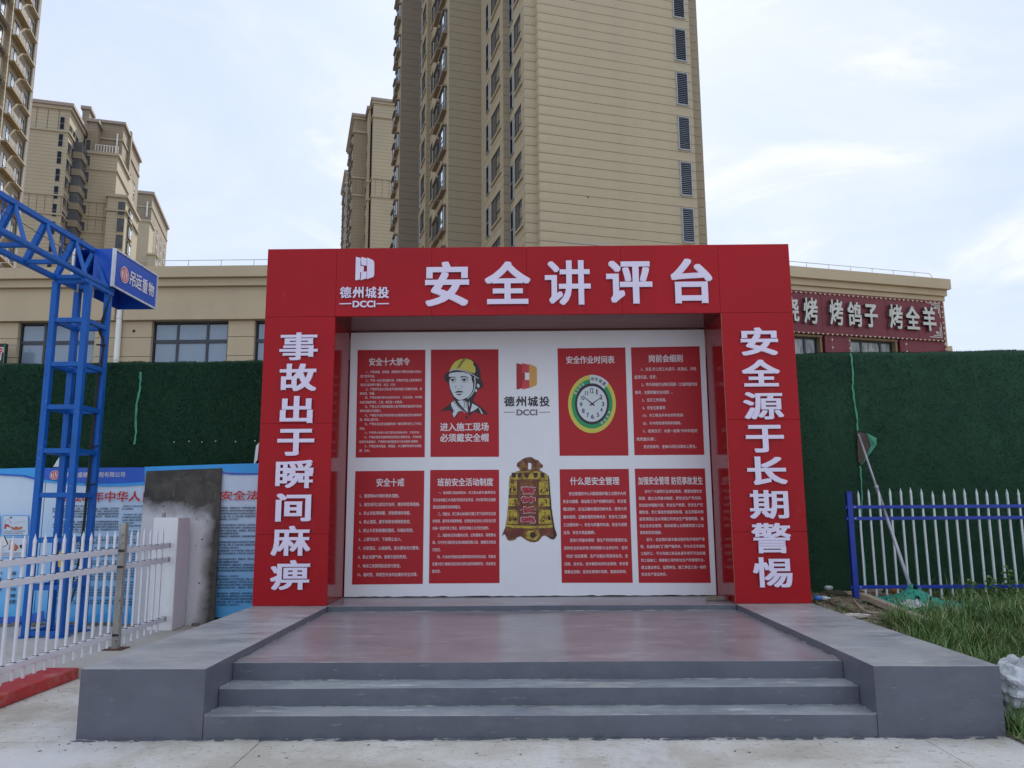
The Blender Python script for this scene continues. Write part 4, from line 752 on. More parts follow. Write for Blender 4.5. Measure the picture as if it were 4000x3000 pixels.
for i, y in enumerate(yy):
    MB().bar((GX1 - .031, y - .10, TZ0 + .028), (TX + .012, y, TZ1 - .028), .034, .034).build('diagonal', M_blue, gt)
    MB().bar((GX0 + .031, y, TZ0 + .028), (TX - .012, y, TZ1 - .028), .062, .062, (0, 1, 0)).build('diagonal', M_blue, gt)
    B_('tie', GX0 + .063, GX1 - .063, y - .06, y - .005, TZ0 - .022, TZ0 + .026, M_blue, gt)
B_('rail_flange', GX1 - .002, GX1 + .004, YT0, 10.12, TZ0 - .02, TZ0 + .0, M_blue, gt)
B_('head_tie', GX0 + .063, GX1 - .063, GY0, GY0 + .06, TZ0 - .075, TZ0 + .02, M_blue, gt, .003)
q = MB()
for i in range(9): q.tube([(TX + .012 * math.cos(a), 8.15 + .004 * (i % 2), TZ1 - .06 - .028 * i + .018 * math.sin(a)) if i % 2 else (TX, 8.15 + .012 * math.cos(a), TZ1 - .06 - .028 * i + .018 * math.sin(a)) for a in np.linspace(0, 2 * math.pi, 9)], .0045, 5, False)
q.build('hanging_chain', M_blue, gt)
q = MB()
for i in range(9): q.tube([(TX + .012 * math.cos(a), 9.28, TZ1 - .06 - .028 * i + .018 * math.sin(a)) if i % 2 else (TX, 9.28 + .012 * math.cos(a), TZ1 - .06 - .028 * i + .018 * math.sin(a)) for a in np.linspace(0, 2 * math.pi, 9)], .0045, 5, False)
q.box(TX - .02, TX + .02, 9.25, 9.31, TZ1 - .38, TZ1 - .31); q.build('hanging_chain', M_blue, gt)
q = MB(); q.tube([(TX + .05, 3, 4.96), (TX + .05, 6, 4.93), (TX + .05, 9.5, 4.82)], .004, 4); q.build('guide_wire', M_black2, gt)
MB().tube([(GX0 + .22, GY0 + .2, 4.52), (GX0 + .22, GY0 + .2, 4.40)], .012, 6).build('adjusting_bolt', M_galv, gt); MB().tube([(GX1 - .12, GY0 + .3, 4.50), (GX1 - .12, GY0 + .3, 4.36)], .012, 6).build('adjusting_bolt', M_galv, gt)
# power cable down the rear leg
cx, cy = GX1 - .085, GY1 - .09
ptsc = [(cx + .10, cy + .03, 4.45), (cx + .03, cy, 4.15), (cx - .01, cy, 3.95), (cx + .05, cy + .02, 3.76), (cx + .02, cy, 3.3), (cx + .005, cy, 2.8), (cx - .0, cy, 2.3), (cx - .01, cy, 1.75), (cx - .02, cy, 1.35), (cx - .05, cy, .9), (cx - .12, cy - .05, .55), (cx - .15, cy - .1, .30), (cx - .05, cy - .1, .45), (cx + .0, cy - .05, .75)]
def smooth(pts, k=5):
    P = [np.array(p, float) for p in pts]; out = []
    for i in range(len(P) - 1):
        a, b, c, d = P[max(i - 1, 0)], P[i], P[i + 1], P[min(i + 2, len(P) - 1)]
        for j in range(k): t = j / k; out.append(tuple(.5 * ((2 * b) + (c - a) * t + (2 * a - 5 * b + 4 * c - d) * t * t + (3 * b - a - 3 * c + d) * t ** 3)))
    return out + [tuple(P[-1])]
cb = thing('power_cable', (cx, cy, .3), 'black power cable hanging down the rear leg of the blue gantry', 'cable'); MB().tube(smooth(ptsc), .011, 6).build('cable', M_black2, cb, smooth=True); MB().tube(smooth([(a + .018, b, c) for a, b, c in ptsc[1:10]]), .009, 6).build('cable', M_black2, cb, smooth=True)
for z in (3.76, 2.42, 1.93): B_('cable_tie', cx - .03, GX1 + .003, cy - .02, cy + .03, z - .006, z + .006, M_black2, cb)
tag(B_('yellow_switch', GX1 - .09, GX1 - .045, GY0 - .03, GY0 - .001, .93, 1.11, mat('yellow_plastic', (.60, .42, .05), .5, .1, 5)), 'small yellow hand switch tied to the blue gantry leg', 'switch')
# sign hood at the head of the gantry
sg = thing('gantry_sign', (-5.70, 10.5, 4.54), 'blue boxed sign with white frame and white lettering on the gantry head', 'sign')
SX, SXL, SY0, SY1, SZ0, SZ1 = -5.445, -6.005, 9.975, 11.21, 4.553, 5.085
B_('side_sheet', SX - .012, SX - .004, SY0, SY1, SZ0, SZ1, M_sblue, sg); B_('side_sheet', SXL, SXL + .008, SY0, SY1, SZ0, SZ1, M_sblue, sg)
B_('end_sheet', SXL + .28, SX - .013, SY0 + .004, SY0 + .010, SZ0 + .004, SZ1 - .004, M_sblue, sg); B_('top_sheet', SXL + .01, SX - .014, SY0 + .011, SY1 - .01, SZ1 - .012, SZ1 - .005, M_sblue, sg); B_('rear_sheet', SXL + .01, SX - .014, SY1 - .01, SY1 - .003, SZ0 + .004, SZ1 - .013, M_sblue, sg)
q = MB()
for a, b in ((SZ0, SZ0 + .022), (SZ1 - .022, SZ1)): q.box(SX - .004, SX + .012, SY0, SY1, a, b)
for a, b in ((SY0, SY0 + .022), (SY1 - .022, SY1)): q.box(SX - .003, SX + .013, a, b, SZ0 + .022, SZ1 - .022)
q.box(SX - .03, SX - .003, SY0 - .008, SY0 - .001, SZ0, SZ1); q.build('sign_frame', M_alu, sg)
B_('sign_frame', SXL - .012, SXL + .02, SY0 - .008, SY0 + .02, SZ0, SZ1, M_alu, sg)
def onX(px, py): return on(px, py, (1, 0, 0), SX)
f5 = lambda x, y: (x / 2.074, 700 + y / 2.074)
q = MB()
for s, x0, yt0, x1, yt1 in (('吊', 1050, (752, 872), 1098, 0), ('运', 1098, (775, 895), 1148, 0), ('重', 1150, (808, 922), 1196, 0), ('物', 1200, (838, 948), 1246, 0)):
    A = onX(*f5(x0, sum(yt0) / 2)); Bq = onX(*f5(x1, sum(yt0) / 2)); xm = (x0 + x1) / 2; z1 = onX(*f5(xm, yt0[0]))[2]; z0 = onX(*f5(xm, yt0[1]))[2]
    put_text(q, s, (SX, 0, 0), (0, 1, 0), UZ, A[1], Bq[1], z0, z1, nrm=(1, 0, 0), bold=.02, off=.003)
q.build('sign_lettering', M_vtext, sg)
A = onX(*f5(1010, 775)); roundel(sg, A[1], A[2], .115, (SX, 0, 0), (0, 1, 0), (1, 0, 0), .002)
for y in np.linspace(SY0 + .06, SY1 - .04, 6):
    for z in (SZ0 + .011, SZ1 - .011): B_('rivet', SX + .012, SX + .016, y - .006, y + .006, z - .006, z + .006, M_galv, sg)
# reflective framed sheet at the left edge
P = on(5, 2110, (0, 1, 0), 8.2)
q = MB(); q.bar((P[0] - .5, 8.2, P[2] - .30), (P[0] + .05, 8.2, P[2] + .0), .02, .10); q2 = thing('mirror_sheet', (P[0] - .2, 8.2, .1), 'tilted shiny metal sheet at the far left behind the white fence', 'sheet'); q.build('sheet', mat('mirror_steel', (.7, .7, .72), .15, .1, 5, metal=1.), q2); MB().bar((P[0] - .2, 8.21, .1), (P[0] - .2, 8.21, P[2] - .12), .03, .03).build('stand', M_galv, q2)

# ================================================================ LOW BUILDING (left facade, corner hidden, right facade)
LY = 23.
lb = thing('low_shop_building', (-8, LY, 0), 'two storey cream shop building behind the green wall on the left', 'building')
lx0, lx1 = -26., 6.
def fr_win(x0, x1, z0, z1, Y, parent, mull, trans, glass=M_glass2, dep=.16, name='window'):
    q = MB(); e = .05; q.box(x0, x1, Y + dep - .02, Y + dep + .04, z0, z0 + e); q.box(x0, x1, Y + dep - .02, Y + dep + .04, z1 - e, z1); q.box(x0, x0 + e, Y + dep - .021, Y + dep + .041, z0, z1); q.box(x1 - e, x1, Y + dep - .021, Y + dep + .041, z0, z1)
    for m_ in mull: q.box(m_ - .035, m_ + .035, Y + dep - .022, Y + dep + .042, z0, z1)
    for t_ in trans: q.box(x0, x1, Y + dep - .024, Y + dep + .044, t_ - .055, t_ + .055)
    o = q.build(name, M_frame, parent); xsn = [x0 + e] + list(mull) + [x1 - e]; zs = [z0 + e] + list(trans) + [z1 - e]
    for i in range(len(xsn) - 1):
        for j in range(len(zs) - 1):
            a, b = xsn[i] + .03, xsn[i + 1] - .03; c, d = zs[j] + .04, zs[j + 1] - .04; tl = rng.normal(0, .006)
            MB().add([(a, Y + dep + .012 + tl, c), (b, Y + dep + .012 - tl, c), (b, Y + dep + .012 - tl, d), (a, Y + dep + .012 + tl, d)], [(0, 1, 2, 3)]).build('pane', glass, o)
    return o
wins = [(-19.9, -17.3), (-15.36, -12.98), (-11.25, -8.90), (-8.10, -5.8), (-3.9, -1.6), (.3, 2.6)]
WZ0, WZ1 = 4.72, 7.30
# wall bands (real courses with a recessed joint) between the windows
zc = [0, .58, 1.16, 1.74, 2.32, 2.9, 3.48, 4.06, 4.72, 5.02, 5.61, 6.20, 6.79, WZ1]
edges = [lx0] + [e for ww in wins for e in ww] + [lx1]
for i in range(0, len(edges), 2):
    for z0, z1 in zip(zc[:-1], zc[1:]):
        if z1 > WZ0: B_('wall_course', edges[i], edges[i + 1], LY, LY + .25, z0 + .008, z1 - .008, M_low, lb)
for z0, z1 in zip(zc[:-1], zc[1:]):
    if z1 <= WZ0: B_('wall_course', lx0, lx1, LY, LY + .25, z0 + .008, z1 - .008, M_low, lb)
B_('wall_core', lx0, lx1, LY + .26, LY + 9, 0, 8.9, M_joint, lb)
B_('fascia', lx0, -12.36, LY - .14, LY + .3, 7.31, 7.86, M_low, lb); B_('fascia', -12.08, lx1, LY - .14, LY + .3, 7.31, 7.86, M_low, lb)
B_('fascia', lx0, lx1, LY - .06, LY + .3, 7.875, 8.34, M_low, lb); B_('cornice', lx0, lx1, LY - .20, LY + .3, 8.35, 8.58, M_low, lb); B_('parapet', lx0, lx1, LY - .34, LY + .5, 8.59, 8.93, M_low, lb)
B_('downpipe_niche', -12.36, -12.08, LY - .04, LY + .1, 7.3, 7.87, M_low, lb)
for a, b in wins:
    ml = [a + (b - a) * .32, a + (b - a) * .71]; fr_win(a, b, WZ0, WZ1, LY, lb, ml, [6.68])
pp = MB(); pp.tube([(-12.22, LY - .09, 0), (-12.22, LY - .09, 7.95)], .085, 12); o = pp.build('downpipe', M_pipe, lb, smooth=True)
for z in (7.35, 6.05, 4.8): MB().tube([(-12.22, LY - .09, z), (-12.22, LY - .09, z + .07)], .095, 12).build('pipe_collar', M_pipe, lb)
MB().tube([(-11.79, LY - .004, 6.99), (-11.79, LY + .02, 6.99)], .05, 10).build('vent_hole', M_black2, lb)
q = MB(); q.tube([(lx0, LY + .1, 9.26), (-15, LY + .1, 9.24), (-10, LY + .1, 9.25), (lx1, LY + .1, 9.27)], .010, 5)
for x in np.arange(-25.6, 6, 1.02): q.tube([(x, LY + .1, 8.92), (x + .02, LY + .1, 9.26)], .010, 5)
q.build('roof_rail', M_steel, lb)
ns = thing('neon_sign', (-15.9, LY - .45, 5.0), 'black hanging sign with red characters at the far left', 'sign')
P = on(20, 1410, (0, 1, 0), LY - .5); P2 = on(0, 1500, (0, 1, 0), LY - .5)
B_('sign_box', P[0] - .62, P[0], LY - .55, LY - .42, 5.0, P[2] + .52, M_black2, ns)
q = MB()
for s, z0, z1 in (('菏', 6.02, 6.42), ('泽', 5.35, 5.80)): put_text(q, s, (0, LY - .55, 0), UX, UZ, P[0] - .58, P[0] - .07, z0, z1, bold=.045)
q.build('sign_characters', mat('neon_red_face', (.6, .04, .04), .4, 0), ns)
q = MB()
for s, z0, z1 in (('菏', 6.0, 6.44), ('泽', 5.33, 5.82)): put_text(q, s, (0, LY - .55, 0), UX, UZ, P[0] - .61, P[0] - .04, z0, z1, bold=.075, off=.001)
q.build('sign_outline', M_vtext, ns)
B_('border_strip', P[0] - .022, P[0] - .01, LY - .556, LY - .55, 5.0, P[2] + .5, mat('green_led_strip', (.05, .45, .2), .5, 0), ns); MB().bar((P[0] - .2, LY - .48, P[2] + .52), (P[0] + .12, LY - .1, P[2] + .55), .03, .03).build('bracket', M_galv, ns)

BR = R(15.8); bu = np.array([math.cos(BR), math.sin(BR), 0]); bv = np.array([-math.sin(BR), math.cos(BR), 0]); RT = 20.6
def rf(s, t, z): return (s * bu[0] + (RT + t) * bv[0], s * bu[1] + (RT + t) * bv[1], z)
rb = thing('barbecue_shop_building', rf(17, 0, 0), 'cream parapet building with maroon restaurant front on the right', 'building')
def RB(name, s0, s1, t0, t1, z0, z1, m, parent=rb, bevel=0): return MB(rf).box(s0, s1, t0, t1, z0, z1).build(name, m, parent, bevel)
r0, r1 = 7.2, 20.95
RB('wall_core', r0 + .3, r1 - .48, .24, 9, 0, 8.6, M_low)
RB('parapet', r0, r1 - .33, -.34, 9, 8.66, 9.0, M_low); RB('cornice', r0, r1 - .38, -.20, 9, 8.46, 8.65, M_low); RB('fascia', r0, r1 - .40, -.10, 9, 8.305, 8.45, M_low)
RB('pilaster', r1 - .46, r1 - .38, -.02, .24, 0, 8.29, M_low)
RB('band', r1 - .50, r1 - .28, -.10, .3, 6.62, 6.78, M_low)
RB('sign_board', r0, r1 - .50, -.10, .10, 6.93, 8.30, M_srd)
for sx in np.arange(r0 + 1.2, r1 - .5, 1.22): RB('panel_joint', sx, sx + .012, -.102, -.099, 6.94, 8.29, M_gap)
wn = [(8.4, 10.2), (11.2, 13.2), (13.9, 15.82), (16.73, 18.66)]
ed = [r0] + [e for ww in wn for e in ww] + [r1 - .50]
for i in range(0, len(ed), 2): RB('red_pier', ed[i], ed[i + 1], -.04, .2, 2.8, 6.925, M_srd)
def rot_win(s0, s1, z0, z1, parent, mull, glass):
    q = MB(rf); e = .045; d = .14
    q.box(s0, s1, d, d + .06, z0, z0 + e); q.box(s0, s1, d, d + .06, z1 - e, z1); q.box(s0, s0 + e, d - .001, d + .061, z0, z1); q.box(s1 - e, s1, d - .001, d + .061, z0, z1)
    for m_ in mull: q.box(m_ - .035, m_ + .035, d - .002, d + .062, z0, z1)
    o = q.build('window', M_frame, parent); xs_ = [s0 + e] + list(mull) + [s1 - e]
    for a, b in zip(xs_[:-1], xs_[1:]):
        MB(rf).add([(a + .03, d + .03, z0 + .04), (b - .03, d + .035, z0 + .04), (b - .03, d + .035, z1 - .04), (a + .03, d + .03, z1 - .04)], [(0, 1, 2, 3)]).build('pane', glass, o)
    t = MB(rf); t.box(s0 - .10, s1 + .10, -.02, .12, z1 + .005, z1 + .07); t.box(s1 + .005, s1 + .07, -.01, .121, z0, z1 + .004); t.build('window_trim', M_tan, parent)
M_gl3 = mat('curtained_glass', (.34, .34, .32), .18, scale=3, col2=(.10, .12, .12), lo=.4, hi=.6, stretch=(3, 3, .6), spec=1.)
for a, b in wn: rot_win(a + .02, b - .16, 5.0, 6.84, rb, [a + (b - a) * .3, a + (b - a) * .68], M_gl3)
q = MB(rf); q.tube([(r0, .3, 9.38), (14, .3, 9.38), (20.40, .3, 9.37), (20.5, .3, 9.30), (20.52, .3, 9.0)], .011, 5)
for s in np.arange(8, 20.4, .84): q.tube([(s, .3, 9.0), (s + .03, .3, 9.38)], .009, 5)
q.build('roof_rail', M_steel, rb)
MB(rf).tube([(16.05, -.062, 8.44), (16.05, -.02, 8.44)], .05, 10).build('vent_hole', M_black2, rb)
def rtext(s, a, z1, b, z0):
    q = MB(); T = lambda off_: put_text(q, s, bv * RT, bu, UZ, a, b, z0, z1, nrm=-bv, bold=.032, ext=.055, off=off_ + .10)
    T(.002); o = q.build('character', [M_let], rb); me = o.data; me.materials.append(M_lets)
    nn = np.array([p.normal[:] for p in me.polygons]); me.polygons.foreach_set('material_index', (np.abs(nn @ bv) < .5).astype(int).tolist()); me.update()
_k = .9925
for s, a, z1, b, z0 in [(c_[0], c_[1] * _k, 1.6 + (c_[2] - 1.6) * _k, c_[3] * _k, 1.6 + (c_[4] - 1.6) * _k) for c_ in [('烧', 14.36, 8.09, 14.93, 7.29), ('烤', 15.11, 8.10, 15.62, 7.26), ('烤', 16.06, 8.10, 16.56, 7.26), ('鸽', 16.73, 8.06, 17.25, 7.25), ('子', 17.37, 8.03, 17.87, 7.26), ('烤', 18.32, 8.08, 18.84, 7.27), ('全', 18.97, 8.06, 19.51, 7.28), ('羊', 19.63, 8.08, 20.16, 7.26)]]: rtext(s, a, z1, b, z0)
for (zc_, sg_) in ((8.20, -1), (7.05, 1)):
    q = MB(rf); s1 = 20.30
    for d_, L_ in ((0, .50), (.055, .34), (.11, .20)):
        q.box(s1 - L_, s1 - d_, -.115, -.102, zc_ + sg_ * d_ - .013, zc_ + sg_ * d_ + .013); a, b = sorted((zc_ + sg_ * (d_ + .02), zc_ + sg_ * L_)); q.box(s1 - d_ - .026, s1 - d_, -.1145, -.102, a, b)
    q.box(s1 - .24, s1 - .16, -.116, -.102, zc_ + sg_ * .16 - .03, zc_ + sg_ * .16 + .03); q.build('corner_ornament', M_let, rb)
fl = thing('festoon_lights', rf(17, -.14, 6.9), 'string of small round bulbs edging the maroon restaurant sign', 'string lights')
def festoon(pts, step):
    MB(rf).tube(pts, .006, 4).build('cable', M_wire, fl)
    for a, b in zip(pts[:-1], pts[1:]):
        L = math.dist(a, b); k = int(L / step)
        for i in range(k):
            t = (i + .5) / k; P = [a[j] + (b[j] - a[j]) * t for j in range(3)]; c = rf(*P)
            o = link('bulb', bulb_me, fl, Matrix.Translation((c[0], c[1], c[2] - .02)))
bm = MB()
for j, (z, r) in enumerate(((-.028, .0), (-.02, .02), (0, .028), (.02, .02), (.028, .0))): bm.v += [(r * math.cos(i * math.pi / 3), r * math.sin(i * math.pi / 3), z) for i in range(6)]
bm.f = [(j * 6 + i, j * 6 + (i + 1) % 6, (j + 1) * 6 + (i + 1) % 6, (j + 1) * 6 + i) for j in range(4) for i in range(6)]
bulb_me = bpy.data.meshes.new('bulb'); bulb_me.from_pydata(bm.v, [], bm.f); bulb_me.materials.append(M_bulb)
festoon([(14.2, -.13, 8.25), (20.36, -.13, 8.25)], .175); festoon([(14.2, -.13, 6.95), (20.36, -.13, 6.95)], .175); festoon([(20.37, -.13, 8.2), (20.37, -.13, 6.4)], .175)
for s in (16.02, 16.66, 18.82): festoon([(s, -.13, 6.90), (s, -.13, 5.9)], .22)

# ================================================================ HIGH TOWERS
C0 = 31.545; CH = .596; FLH = CH * 5
# plan of the main tower measured along (s, t); t grows away from the viewer
t0 = 40.385
ks = {}
s_m = S_(2105, t0); s_r = S_(2710.5, t0); s_rr = S_(2742, t0 + 1.1)
ta = T_(2095, s_m); sb = S_(2050, ta); tb_ = T_(1993, sb); sc_ = S_(1966, tb_); tc_ = T_(1880, sc_); sd_ = S_(1752, tc_); te = T_(1681, sd_); se = S_(1665, te); tf = T_(1639, se); sf = S_(1563, tf); tg = T_(1542, sf)
plan = [(s_m, t0), (s_r, t0), (s_r + .004, t0 + 1.1), (s_rr, t0 + 1.1), (s_rr, tg + 6), (sf + 1.0, tg + 6), (sf + 1.0, tg), (sf, tg), (sf, tf), (se, tf), (se, te), (sd_, te), (sd_, tc_), (sc_, tc_), (sc_, tb_), (sb, tb_), (sb, ta), (s_m, ta)]
cenx = 17.; ceny = 50.
mt = thing('apartment_tower', st(cenx, ceny, 0), 'large cream apartment tower with stepped left side rising behind the portal', 'apartment tower')
fm = {0: 0, 2: 1, 8: 2, 10: 1, 12: 1, 14: 1, 16: 0}  # setback front faces get darker browns than the main face
def inset(pl, d):
    out = []; n = len(pl)
    for i in range(n):
        a, b, c = pl[i - 1], pl[i], pl[(i + 1) % n]
        def nrm(p, q): L = math.dist(p, q) or 1; return (-(q[1] - p[1]) / L, (q[0] - p[0]) / L)
        n1, n2 = nrm(a, b), nrm(b, c); out.append((b[0] + (n1[0] + n2[0]) * d, b[1] + (n1[1] + n2[1]) * d))
    return out
core = inset(plan, .05)
q = MB(st); q.prism(core, 0, 96); q.build('wall_core', M_joint, mt)
q = MB(st); q.prism(plan, 0, C0 - CH * 38 - .012); q.build('lower_wall', M_build, mt); kmax = 30
q = MB(st); q.prism(plan, C0 + CH * kmax + .012, 96); q.build('upper_wall', M_build, mt)
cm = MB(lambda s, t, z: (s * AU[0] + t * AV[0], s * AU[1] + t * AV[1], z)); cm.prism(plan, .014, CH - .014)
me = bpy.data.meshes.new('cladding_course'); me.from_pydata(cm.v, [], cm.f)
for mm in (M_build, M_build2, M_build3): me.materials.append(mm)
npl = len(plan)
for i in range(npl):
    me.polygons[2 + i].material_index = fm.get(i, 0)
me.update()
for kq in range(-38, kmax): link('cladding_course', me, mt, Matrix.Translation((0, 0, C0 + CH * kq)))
# window kinds, built once: width along local x, outward is local -y
def mesh_of(mb, mats):
    me = bpy.data.meshes.new('win'); me.from_pydata(mb.v, [], mb.f)
    for m_ in mats: me.materials.append(m_)
    me.polygons.foreach_set('material_index', mb.mi); me.update(); return me
def win_mesh(w, h, kind, gl=None):
    q = MB(); g = MB()
    if kind == 'louvre':
        q.cur = 0; q.box(0, w, -.09, .01, 0, .05); q.box(0, w, -.09, .01, h - .05, h); q.box(0, .05, -.091, .011, 0, h); q.box(w - .05, w, -.091, .011, 0, h)
        for z in np.arange(.06, h - .08, .125): g.add([(.05, -.085, z), (w - .05, -.085, z), (w - .05, -.03, z + .065), (.05, -.03, z + .065)], [(0, 1, 2, 3)]) 
        q.cur = 1; q.add([(.04, -.012, .02), (w - .04, -.012, .02), (w - .04, -.012, h - .02), (.04, -.012, h - .02)], [(0, 1, 2, 3)])
        return mesh_of(q, [M_steel, M_louvd]), mesh_of(g, [M_louv])
    if kind == 'darklouvre':
        q.box(0, w, -.09, .01, 0, .04); q.box(0, w, -.09, .01, h - .04, h); q.box(0, .04, -.091, .011, 0, h); q.box(w - .04, w, -.091, .011, 0, h); q.box(0, w, -.092, .012, h * .48, h * .5)
        g.add([(.04, -.012, .02), (w - .04, -.012, .02), (w - .04, -.012, h - .02), (.04, -.012, h - .02)], [(0, 1, 2, 3)])
        for z in np.arange(.05, h - .06, .11): g.add([(.04, -.08, z), (w - .04, -.08, z), (w - .04, -.03, z + .06), (.04, -.03, z + .06)], [(0, 1, 2, 3)])
        return mesh_of(q, [M_steel]), mesh_of(g, [M_louvd])
    pr = .07 if kind == 'plain' else .26
    tr = .10
    if kind == 'plain':
        q.cur = 0
        for b_ in ((-tr, w + tr, -pr, .0, h, h + tr), (-tr, w + tr, -pr - .04, .0, -tr - .04, 0), (-tr, 0, -pr + .001, .0, 0, h), (w, w + tr, -pr + .001, .0, 0, h)): q.box(*b_)
    else:
        q.cur = 2; q.box(-.10, w + .10, -pr - .06, 0, h, h + .14); q.box(-.10, w + .10, -pr - .06, 0, -.26, 0)
        q.cur = 0
    q.cur = 1; y0 = -.02 if kind == 'plain' else -pr + .04
    for b_ in ((0, w, y0 - .03, y0 + .02, 0, .06), (0, w, y0 - .03, y0 + .02, h - .06, h), (0, .05, y0 - .031, y0 + .021, 0, h), (w - .05, w, y0 - .031, y0 + .021, 0, h), (w * .5 - .025, w * .5 + .025, y0 - .032, y0 + .022, 0, h), (w * .5, w, y0 - .033, y0 + .023, h * .28, h * .32)): q.box(*b_)
    if kind != 'plain':
        g.box(.0, w, -pr + .03, .0, .01, h - .01)
        g.cur = 1; g.add([(w * .52, -pr + .026, .06), (w - .06, -pr + .030, .06), (w - .06, -pr + .030, h * .8), (w * .52, -pr + .026, h * .8)], [(0, 1, 2, 3)])
    else:
        g.add([(.03, y0, .03), (w - .03, y0, .03), (w - .03, y0, h - .03), (.03, y0, h - .03)], [(0, 1, 2, 3)])
        if gl is None: g.cur = 1; g.add([(w * .56, y0 - .006, .06), (w - .06, y0 - .006, .06), (w - .06, y0 - .006, h * .72), (w * .56, y0 - .006, h * .72)], [(0, 1, 2, 3)])
    return mesh_of(q, [M_build, M_frame, M_build3]), mesh_of(g, [gl or M_glass, M_glassb])
def rows_of(parent, kind, w, h, org, ang, zlist, sub='pane', label=None):
    a, b = win_mesh(w, h, kind, M_glassf if (parent.get('far') and ang != RIGHTF) else None)
    for z in zlist:
        mw = Matrix.Translation((org[0], org[1], z)) @ Matrix.Rotation(ang, 4, 'Z'); o = link('window', a, parent, mw); o['mw'] = [list(r) for r in mw]
        p = bpy.data.objects.new(sub, b); COL.objects.link(p); p.parent = o
LEFTF, FRONTF, RIGHTF = BETA - math.pi / 2, BETA, BETA + math.pi / 2
fl_z = lambda base, k0, k1: [base + FLH * k for k in range(k0, k1)]
# louvres on the main face
sL0, sL1 = S_(2639, t0, 300), S_(2684, t0, 300); ztop = Zt(2641, 282, t0); zbot = ztop - 2.20
rows_of(mt, 'louvre', sL1 - sL0, 2.2, st(sL0, t0, 0), FRONTF, fl_z(zbot, -5, 4), 'slats')
# side face s = sb, between ta and tb_ : window nearer, dark louvre farther (local x runs towards the viewer)
def side_rows(s, xfar, xnear, ynear_top, ynear_bot, kind, y=500, xr=None, k0=-7, k1=5):
    tfar, tn = T_(xfar, s), T_(xnear, s); zt = Zs(xnear, ynear_top, s); zb = Zs(xnear, ynear_bot, s)
    P = st(s, tfar, 0); rows_of(mt, kind, tfar - tn, zt - zb, P, LEFTF, fl_z(zb, k0, k1), 'pane' if kind != 'darklouvre' else 'slats'); return zt - zb
h6 = 3.318
side_rows(sb, 2013.5, 2041, 125 / h6, 455 / h6, 'plain'); side_rows(sb, 1995, 2007.5, 372 / h6, 812 / h6, 'darklouvre')
side_rows(sc_, 1922, 1957, 190 / h6, 515 / h6, 'plain', k1=7); side_rows(sc_, 1902, 1913, 530 / h6, 885 / h6, 'darklouvre', k1=7)
side_rows(sd_, 1727, 1744, 175 / h6, 425 / h6, 'bay', k1=8); side_rows(sd_, 1705, 1720, 420 / h6, 640 / h6, 'bay', k1=8); side_rows(sd_, 1684, 1693, 500 / h6, 760 / h6, 'plain', k1=8)
side_rows(se, 1649, 1663, 490 / h6, 730 / h6, 'plain', k1=9); side_rows(se, 1641, 1645, 720 / h6, 980 / h6, 'darklouvre', k1=9)
side_rows(sf, 1554, 1560, 500 + 480 / 3.319, 500 + 650 / 3.319, 'bay', k0=-4, k1=12); side_rows(sf, 1545, 1551, 500 + 610 / 3.319, 500 + 770 / 3.319, 'bay', k0=-4, k1=12)
MB(st).box(S_(2296, t0, 771) - .04, S_(2296, t0, 771) + .04, t0 - .02, t0, Zt(2296, 771, t0) - .04, Zt(2296, 771, t0) + .04).build('vent_hole', M_black2, mt)

# far towers of the next row (cream, with cornices)
def block(parent, s0, s1, t0_, t1_, z0, z1, m=M_far, cap=1.0, name='block'):
    MB(st).box(s0, s1, t0_, t1_, z0, z1).build(name, m, parent)
    if cap:
        MB(st).box(s0 - .25, s1 + .25, t0_ - .25, t1_, z1 - cap * 3.4, z1 - cap * 3.1).build('string_course', M_trim, parent)
        MB(st).box(s0 - .28, s1 + .28, t0_ - .28, t1_ + .2, z1 - .9, z1 - .5).build('cornice', M_trim, parent); MB(st).box(s0 - .5, s1 + .5, t0_ - .5, t1_ + .3, z1 - .49, z1).build('cornice', M_purp, parent)
def band_at(parent, s0, s1, t0_, t1_, z, h=3.2):
    for dz in (0, h): MB(st).box(s0 - .18, s1 + .18, t0_ - .18, t1_, z + dz, z + dz + .28).build('string_course', M_trim, parent)
    q = MB(st)
    for s in np.arange(s0 + .5, s1, 1.15): q.box(s, s + .05, t0_ - .03, t0_, z + .29, z + h - .01)
    q.build('panel_joint', M_joint, parent)
tA = 124.
A_ = thing('apartment_tower', st(16, tA + 8, 0), 'pale apartment tower just left of the big stepped tower', 'apartment tower')
sA = S_(1456, tA, 600); zA = Zt(1455, 384, tA); block(A_, sA, sA + 12, tA, tA + 14, 0, zA)
zb1 = Zt(1457, 770, tA); band_at(A_, sA, sA + 12, tA, tA + 14, zb1)
tA2 = T_(1455, sA, 600); sA2 = S_(1438, tA + 1.6, 600); zA2 = Zt(1437, 428, tA + 1.6); block(A_, sA2, sA - .3, tA + 1.6, tA + 12, 0, zA2, cap=0); MB(st).box(sA2 - .4, sA - .3, tA + 1.2, tA + 12, zA2 - .01, zA2 + .5).build('cornice', M_purp, A_)
band_at(A_, sA2, sA - .3, tA + 1.6, tA + 12, zb1)
tB = T_(1431, sA2, 600); tB = min(tB, tA + 26); sB = S_(1381, tB, 600); zB = Zt(1382, 446, tB); block(A_, sB, sA2 + 6, tB, tB + 14, 0, zB, M_far2); band_at(A_, sB, sA2 + 5, tB, tB + 14, Zt(1380, 765, tB))
MB(st).tube([(sB + 3.5, tB + 3, zB), (sB + 3.4, tB + 3, zB + 2.6)], [.9, .35], 8).build('roof_vent', mat('faded_red_vent', (.30, .16, .14), .8, .1, 3), A_); MB(st).tube([(sB + 3.4, tB + 3, zB + 2.6), (sB + 3.4, tB + 3, zB + 3.4)], .45, 8).build('roof_vent', MATS['faded_red_vent'], A_)
